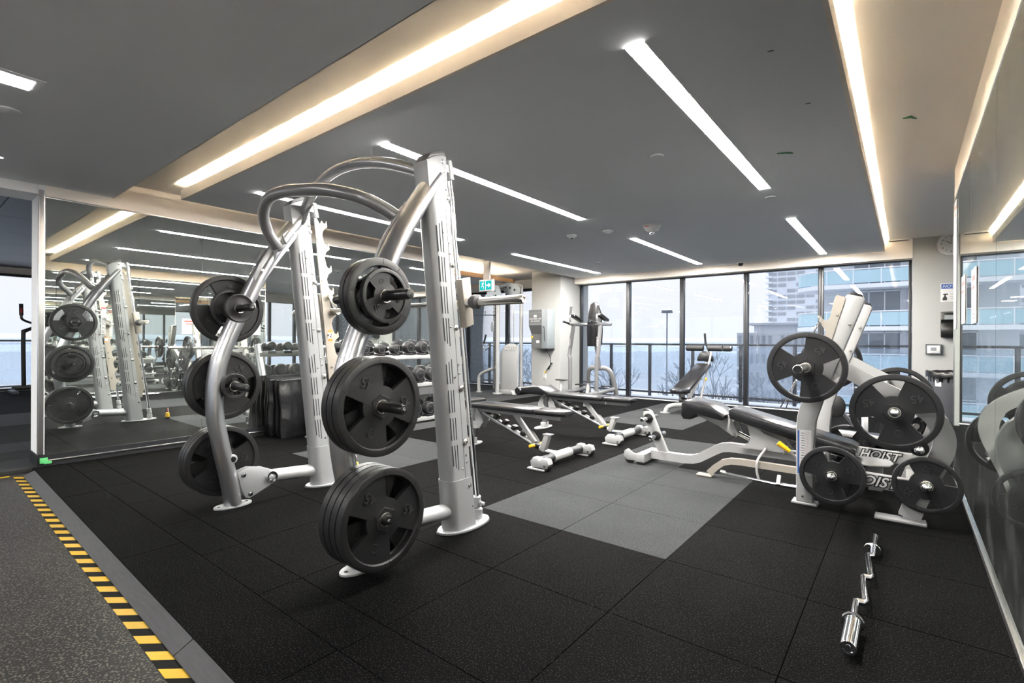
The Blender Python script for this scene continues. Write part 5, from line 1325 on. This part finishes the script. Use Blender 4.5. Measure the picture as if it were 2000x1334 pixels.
for (ya, d) in ((2.255, -1), (3.08, 1)):
    MB().lathe([(.014, 0), (.036, 0), (.0375, .003), (.0375, .010), (.034, .014), (.028, .015), (.0255, .020), (.0255, .206), (.024, .210), (.018, .210), (.016, .203), (.009, .203), (.008, .208), (0, .208)], (-.150 if d < 0 else -.127, ya, .0385), (0, d, 0), 32).build('bar_sleeve', 'chrome', g)

# ================================================================== WALL CABINET (AIR / WIPES UNIT), CORD
g = thing('wall_cabinet', 'grey metal towel dispenser cabinet mounted on the left pillar', 'dispenser', (-5.75, 8.16, 1.3))
MB().prism([(8.0, 1.71), (8.0, 1.40), (8.09, 1.23), (8.09, .945), (8.26, .945), (8.26, 1.71)], 'yz', -5.915, -5.60, .002).build('front_body', 'greym', g, smooth=False)
MB().bb(-5.60, -5.46, 8.0, 8.26, .945, 1.715, .003).build('side_body', 'greyl', g)
MB().bb(-5.905, -5.61, 7.996, 8.0, 1.645, 1.652).bb(-5.905, -5.61, 7.994, 8.0, 1.42, 1.435).build('front_flap_edges', 'greyl', g)
lo = MB().text('NATURAL AIR', (-5.755, 7.998, 1.53), (1, 0, 0), (0, 0, 1), .045, .0006).text('AIR CLEANER', (-5.755, 7.998, 1.485), (1, 0, 0), (0, 0, 1), .036, .0006).bb(-5.79, -5.72, 7.997, 7.999, 1.56, 1.61)
lo.build('lettering', 'wlabel', g, smooth=False)
MB().bb(-5.79, -5.715, 8.086, 8.09, 1.055, 1.105).build('paper_label', 'wlabel', g)
MB().lathe([(0, .03), (.02, .028), (.022, .01), (.01, 0)], (-5.885, 8.09, 1.17), (0, -1, 0), 14).build('yellow_knob', 'yellow', g)
MB().prism([(-5.60, .935), (-5.46, .935), (-5.50, .925), (-5.72, .925)], 'xz', 8.05, 8.26).build('underside_tray', 'greyp', g)
MB().bb(-5.57, -5.525, 7.985, 8.0, 1.18, 1.33, .003).build('cord_clip', 'greyl', g)
g = thing('power_cord', 'black cord hanging from the wall cabinet, bundled near its end', 'cord', (-5.6, 8.2, .8))
MB().tube([(-5.56, 7.99, 1.36), (-5.54, 7.975, 1.38), (-5.525, 7.98, 1.33), (-5.525, 8.0, 1.1), (-5.53, 8.08, .90), (-5.545, 8.22, .78), (-5.55, 8.235, .62)], .006, seg=8).build('cord_run', 'plastic', g)
bu = MB()
for k in range(5): bu.tube([(-5.50 - .01 * k, 8.235, .66), (-5.56, 8.225 + .003 * k, .60), (-5.62 + .008 * k, 8.235, .53)], .008, seg=8)
bu.tube([(-5.62, 8.235, .54), (-5.66, 8.24, .48)], .006, seg=8); bu.build('cord_bundle', 'plastic', g)
MB().bar((-5.66, 8.24, .485), (-5.69, 8.245, .45), .025, .02, .004).build('plug', 'yellow', g)
g = thing('wall_outlet', 'small white outlet plate low on the left pillar', 'outlet', (-5.69, 8.255, .385))
MB().bb(-5.73, -5.66, 8.25, 8.26, .33, .435, .003).build('plate', 'wlabel', g); MB().bb(-5.71, -5.68, 8.248, 8.25, .40, .42).bb(-5.71, -5.68, 8.248, 8.25, .35, .37).build('sockets', 'greyl', g)

# ================================================================== RIGHT PILLAR ITEMS
g = thing('wall_clock', 'round white wall clock half hidden by the mirror edge', 'clock', (.47, 8.80, 2.41))
MB().lathe([(0, 0), (.145, 0), (.150, .02), (.140, .035), (.125, .03), (.125, .018), (0, .018)], (.47, 8.80, 2.41), (0, -1, 0), 40).build('case', 'wlabel', g)
nm = MB()
for k in range(1, 13):
    a = PI / 2 - k * PI / 6; nm.text(str(k), (.47 + math.cos(a) * .10, 8.781, 2.41 + math.sin(a) * .10), (1, 0, 0), (0, 0, 1), .036, .0006)
nm.build('numerals', 'ink', g, smooth=False)
MB().bar((.47, 8.779, 2.41), (.42, 8.779, 2.45), .006, .002, 0, (0, 1, 0)).bar((.47, 8.778, 2.41), (.47, 8.778, 2.50), .004, .002, 0, (0, 1, 0)).build('hands', 'ink', g)
g = thing('notice_sign', 'white notice sign with a blue heading on the right pillar', 'sign', (.48, 8.795, 1.77))
MB().bb(.365, .60, 8.793, 8.80, 1.64, 1.885, .001).build('board', 'wlabel', g)
MB().bb(.372, .593, 8.7915, 8.793, 1.815, 1.878).build('blue_band', 'blue', g)
MB().text('NOTICE', (.482, 8.791, 1.845), (1, 0, 0), (0, 0, 1), .055, .0006, .01, .25).build('lettering', 'wlabel', g, smooth=False)
MB().prism([(.385, 1.66), (.43, 1.66), (.432, 1.69), (.418, 1.715), (.418, 1.73), (.44, 1.735), (.438, 1.75), (.395, 1.75), (.388, 1.735), (.402, 1.73), (.402, 1.715), (.385, 1.69)], 'xz', 8.791, 8.793).bb(.46, .58, 8.7915, 8.793, 1.74, 1.744).bb(.46, .57, 8.7915, 8.793, 1.71, 1.714).bb(.46, .58, 8.7915, 8.793, 1.68, 1.684).build('spray_picture', 'ink', g, smooth=False)
g = thing('soap_dispenser', 'black soap dispenser on the right pillar above the thermostat', 'soap dispenser', (.46, 8.78, 1.32))
MB().prism([(8.80, 1.17), (8.69, 1.17), (8.67, 1.22), (8.68, 1.33), (8.70, 1.36), (8.68, 1.40), (8.70, 1.49), (8.80, 1.51)], 'yz', .365, .58, .008).build('body', 'plastic', g)
MB().bb(.40, .55, 8.678, 8.684, 1.40, 1.46).build('window_strip', 'greyl', g)
g = thing('thermostat', 'small white thermostat in a clear guard on the right pillar', 'thermostat', (.29, 8.79, 1.0))
MB().bb(.23, .365, 8.775, 8.80, .95, 1.055, .004).build('case', 'wlabel', g); MB().bb(.265, .325, 8.773, 8.775, .985, 1.03).build('screen', 'greyl', g)
MB().bb(.212, .383, 8.765, 8.80, .935, .94).bb(.212, .383, 8.765, 8.80, 1.067, 1.072).bb(.212, .216, 8.765, 8.80, .94, 1.067).bb(.379, .383, 8.765, 8.80, .94, 1.067).build('clear_guard', 'bglass', g)
g = thing('trash_bin', 'round grey trash bin with a black liner by the right pillar', 'trash bin', (.50, 8.45, 0))
MB().lathe([(0, .01), (.225, .01), (.235, .03), (.27, .66), (.285, .67), (.285, .71), (.265, .71), (.262, .60), (0, .60)], (.50, 8.45, 0), (0, 0, 1), 40).build('bin_body', 'bin', g)
ln = MB(); r_ = random.Random(4); R1 = []; 
for (rad, zz) in ((.266, .60), (.272, .715), (.292, .725), (.300, .70), (.296, .655)):
    R1.append([ln.bm.verts.new((.50 + math.cos(2 * PI * k / 60) * (rad + r_.uniform(-.004, .006)), 8.45 + math.sin(2 * PI * k / 60) * (rad + r_.uniform(-.004, .006)), zz + r_.uniform(-.010, .010))) for k in range(60)])
for A2, B2 in zip(R1, R1[1:]):
    for k in range(60): ln.bm.faces.new([A2[k], A2[(k + 1) % 60], B2[(k + 1) % 60], B2[k]])
ln.build('bin_liner', 'vinyl', g, ang=80)
MB().box((.325, 8.255, .58), (.075, .006, .075), .001, Matrix.Rotation(math.radians(-42), 3, 'Z')).build('paper_tag', 'wlabel', g)
MB().text('R', (.52, 8.178, .34), (1, .0, 0), (0, 0, 1), .12, .002, .01, .3).build('lettering', 'wlabel', g)

# ================================================================== CEILING FITTINGS
def dome(x, y, z, label, cat, prof, mats='wlabel', name='smoke_detector'):
    g = thing(name, label, cat, (x, y, z)); MB().lathe(prof, (x, y, z), (0, 0, -1), 28).build('housing', mats, g); return g
g = dome(-2.21, 5.28, CZ, 'large white smoke detector hanging from the grey ceiling', 'smoke detector', [(0, 0), (.10, 0), (.10, .012), (.088, .022), (.070, .055), (.030, .075), (0, .075)])
MB().lathe([(.026, .074), (.028, .088), (.022, .10), (0, .102)], (-2.21, 5.28, CZ), (0, 0, -1), 20).build('lens', 'chrome', g)
MB().bar((-2.26, 5.195, CZ - .030), (-2.21, 5.188, CZ - .030), .004, .008).build('red_mark', 'red', g)
g = dome(-2.73, 5.24, CZ, 'small pale sensor left of the big smoke detector', 'ceiling sensor', [(0, 0), (.062, 0), (.060, .010), (.03, .03), (0, .034)], 'ceil', 'ceiling_sensor')
g = dome(-3.20, 5.20, CZ, 'small grey sensor with dark eye, leftmost of the ceiling row', 'ceiling sensor', [(0, 0), (.062, 0), (.060, .010), (.03, .035), (0, .036)], 'ceil', 'ceiling_sensor')
MB().ball((-3.20, 5.20, CZ - .034), .014, 10).build('eye', 'dark', g)
dome(-1.365, 3.34, CZ, 'flat round cover plate on the ceiling under the middle light', 'ceiling plate', [(0, 0), (.045, 0), (.045, .006), (.042, .009), (0, .009)], 'ceil', 'ceiling_plate')
dome(-3.945, 7.23, CZ, 'flat round cover plate on the ceiling near the left pillar', 'ceiling plate', [(0, 0), (.045, 0), (.045, .006), (.042, .009), (0, .009)], 'ceil', 'ceiling_plate')
dome(-.95, 6.9 - 2.0, CZ, 'flat round cover plate between the two right-hand ceiling lights', 'ceiling plate', [(0, 0), (.045, 0), (.045, .006), (.042, .009), (0, .009)], 'ceil', 'ceiling_plate')
g = dome(-2.10, 8.60, CZ, 'small dark security camera dome at the ceiling edge above the windows', 'security camera', [(0, 0), (.055, 0), (.055, .012), (.04, .018), (0, .018)], 'wlabel', 'security_camera')
MB().lathe([(.042, .016), (.040, .035), (.026, .055), (0, .062)], (-2.10, 8.60, CZ), (0, 0, -1), 20).build('lens_dome', 'plastic', g)
g = dome(-4.0, .43, CZ, 'round flush speaker cover on the ceiling at far left', 'ceiling plate', [(0, 0), (.055, 0), (.055, .006), (.048, .010), (0, .010)], 'ceil', 'ceiling_plate')
g = thing('square_light', 'small square recessed light in the ceiling, top left', 'light', (-3.50, .40, CZ))
R_ = Matrix.Rotation(math.radians(2), 3, 'Z')
MB().box((-3.52, .355, CZ - .002), (.145, .215, .003), 0, R_).build('diffuser', 'square', g); MB().box((-3.505, .365, CZ - .0008), (.19, .27, .0018), 0, R_).build('frame', 'ceil', g)
g = thing('downlight', 'bright round downlight in the front ceiling at the left edge', 'light', (-5.08, .50, CZ))
MB().lathe([(0, .002), (.022, .002), (.022, 0)], (-5.08, .50, CZ), (0, 0, -1), 20).build('lens', 'spot', g); MB().lathe([(.022, 0), (.022, .004), (.038, .003), (.040, 0)], (-5.08, .50, CZ), (0, 0, -1), 20).build('trim_ring', 'wlabel', g)
t = MB().prism([(-.70, 3.80), (-.66, 3.825), (-.61, 3.86), (-.605, 3.85), (-.62, 3.82), (-.69, 3.785)], 'xy', CZ - .004, CZ - .001)
one(t, 'painter_tape', 'tapedg', 'dark green tape scrap stuck to the grey ceiling panel', 'tape')
t = MB().prism([(-.02, 4.06), (.015, 4.075), (.05, 4.115), (.03, 4.07), (.02, 4.045)], 'xy', CZH - .006, CZH - .001)
one(t, 'painter_tape', 'tapedg', 'green tape scrap stuck to the cream ceiling on the right', 'tape')
for i, (a, b, lb) in enumerate([(-.476, 2.44, 'dark scuff chip on the grey ceiling panel, nearest the front edge'), (-.42, 3.10, 'tiny dark scuff on the ceiling panel near its right edge')]):
    t = MB().bar((a - .012, b, CZ - .0015), (a + .012, b + .006, CZ - .0015), .006, .002, 0); one(t, 'paint_chip', 'greyp', lb, 'scuff')

# ================================================================== POSTERS ON THE RIGHT MIRROR (seen edge-on and in reflection)
for i, (y_, z0, z1, lb) in enumerate([(3.94, 1.20, 1.52, 'white paper notice with red headings taped on the right mirror'), (4.62, 1.22, 1.55, 'white paper notice taped on the right mirror, farther back'), (5.32, 1.20, 2.22, 'tall instruction poster taped on the far end of the right mirror')]):
    g = thing('paper_notice', lb, 'notice', (XR - .004, y_, z0))
    w_ = .24 if i < 2 else .18
    MB().bb(XR - .006, XR - .002, y_ - w_ / 2, y_ + w_ / 2, z0, z1).build('sheet', 'wlabel', g)
    MB().bb(XR - .0068, XR - .006, y_ - w_ * .35, y_ + w_ * .35, z1 - .07, z1 - .04).bb(XR - .0068, XR - .006, y_ - w_ * .25, y_ + w_ * .4, z1 - .12, z1 - .10).build('red_lines', 'red', g)
    ln = MB()
    for k in range(5): ln.bb(XR - .0068, XR - .006, y_ - w_ * (.35 - .03 * (k % 3)), y_ + w_ * .35, z0 + .03 + k * .022, z0 + .034 + k * .022)
    ln.build('text_lines', 'ink', g)

# ================================================================== MACHINE BEHIND THE PRESS STATION
g = thing('leg_machine', 'low white framed machine with oval black pad behind the press station', 'exercise machine', (-.65, 6.3, 0))
MB().tube([(-1.06, 6.05, .03), (-1.03, 6.06, .12), (-.95, 6.08, .16), (-.55, 6.12, .15), (-.20, 6.12, .12), (.05, 6.10, .03)], .038, seg=14, n=5).build('base_tube', 'white', g)
MB().cyl((-1.0, 6.06, .14), (-1.0, 6.06, .24), .028, seg=14).build('black_knob', 'plastic', g)
MB().bb(-.62, -.10, 6.25, 6.55, .05, .13, .02).build('seat_rail', 'frame', g)
MB().ball((-.58, 6.35, .40), .10, 20, (.85, .35, 1.2)).build('oval_pad', 'foam', g)
lo = MB()
for k in range(4): lo.bar((-.64, 6.312, .34 + k * .022), (-.52, 6.312, .34 + k * .022), .003, .005, 0)
lo.build('pad_ribs', 'rubrim', g)
MB().cyl((-.58, 6.38, .40), (-.42, 6.5, .18), .02).bar((-.34, 6.55, .10), (-.36, 6.8, .80), .06, .05, .005).cyl((-.58, 6.8, .72), (-.36, 6.8, .72), .018).build('pad_arm', 'tube', g)
MB().cyl((-.68, 6.8, .72), (-.46, 6.8, .72), .055, seg=18, bev=.01).build('roller', 'foam', g)
MB().bb(-.50, .02, 6.5, 6.62, 0, .05, .01).bb(-.40, -.30, 6.3, 6.9, .0, .05, .01).build('floor_frame', 'white', g)
g = thing('floor_disc', 'round black weighted disc resting on the floor behind the press station', 'disc', (-.42, 5.55, 0))
# ================================================================== ELLIPTICAL IN THE NEXT ROOM
g['label'] = 'black round balance disc on the floor behind the press station'; g['category'] = 'balance disc'
MB().lathe([(0, .0), (.16, .0), (.20, .03), (.205, .06), (.19, .085), (.12, .10), (0, .10)], (-.42, 5.55, .0), (0, 0, 1), 40).build('dome', 'rubrim', g)
MB().lathe([(.150, .094), (.155, .099), (.160, .093)], (-.42, 5.55, .0), (0, 0, 1), 40).build('rim_ring', 'greyp', g)
g = thing('elliptical_trainer', 'dark elliptical trainer by the far window, seen left of the mirror', 'elliptical', (-13.7, 2.0, 0))
X = -13.8
MB().tube([(X, 1.72, .14), (X, 1.71, 1.15), (X, 1.74, 1.24), (X, 1.86, 1.30), (X, 2.1, 1.36)], .035, seg=12).build('swing_arm', 'plastic', g)
MB().tube([(X, 1.90, 1.38), (X, 1.78, 1.42), (X, 1.69, 1.48), (X, 1.68, 1.58)], .022, seg=10).build('handle_arm', 'plastic', g)
MB().cyl((X, 1.68, 1.55), (X, 1.675, 1.78), .032, seg=12).build('handle_grip', 'foam', g); MB().bb(X + .02, X + .035, 1.665, 1.69, 1.6, 1.70).build('pulse_plate', 'red', g)
MB().bb(X - .25, X + .25, 1.95, 2.6, .0, .5, .08).build('flywheel_housing', 'frame', g)
MB().bar((X, 2.05, .4), (X, 2.1, 1.5), .12, .1, .02).build('mast', 'frame', g); MB().box((X, 2.02, 1.58), (.35, .12, .25), .03).build('console', 'frame', g)
MB().bar((X, 1.55, .13), (X, 2.2, .11), .09, .05, .01).bb(X - .3, X + .3, 1.52, 1.62, 0, .06, .01).build('foot_rail', 'greyp', g)
# small yellow peg with its printed tag behind the rack
g = thing('floor_peg', 'yellow knobbed peg with red and white tag on the floor behind the rack', 'peg', (-3.53, 2.40, 0))
MB().cyl((-3.53, 2.40, .0), (-3.53, 2.40, .02), .03, seg=16).build('peg_base', 'plastic', g)
MB().cyl((-3.53, 2.40, .02), (-3.53, 2.40, .085), .026, .022, seg=16, bev=.008).build('yellow_knob', 'yellow', g)
MB().m(0).box((-3.55, 2.40, .115), (.045, .004, .06), .001, Matrix.Rotation(.5, 3, 'Y')).m(1).box((-3.547, 2.397, .115), (.02, .004, .055), .0, Matrix.Rotation(.5, 3, 'Y')).build('paper_tag', ['wlabel', 'red'], g)
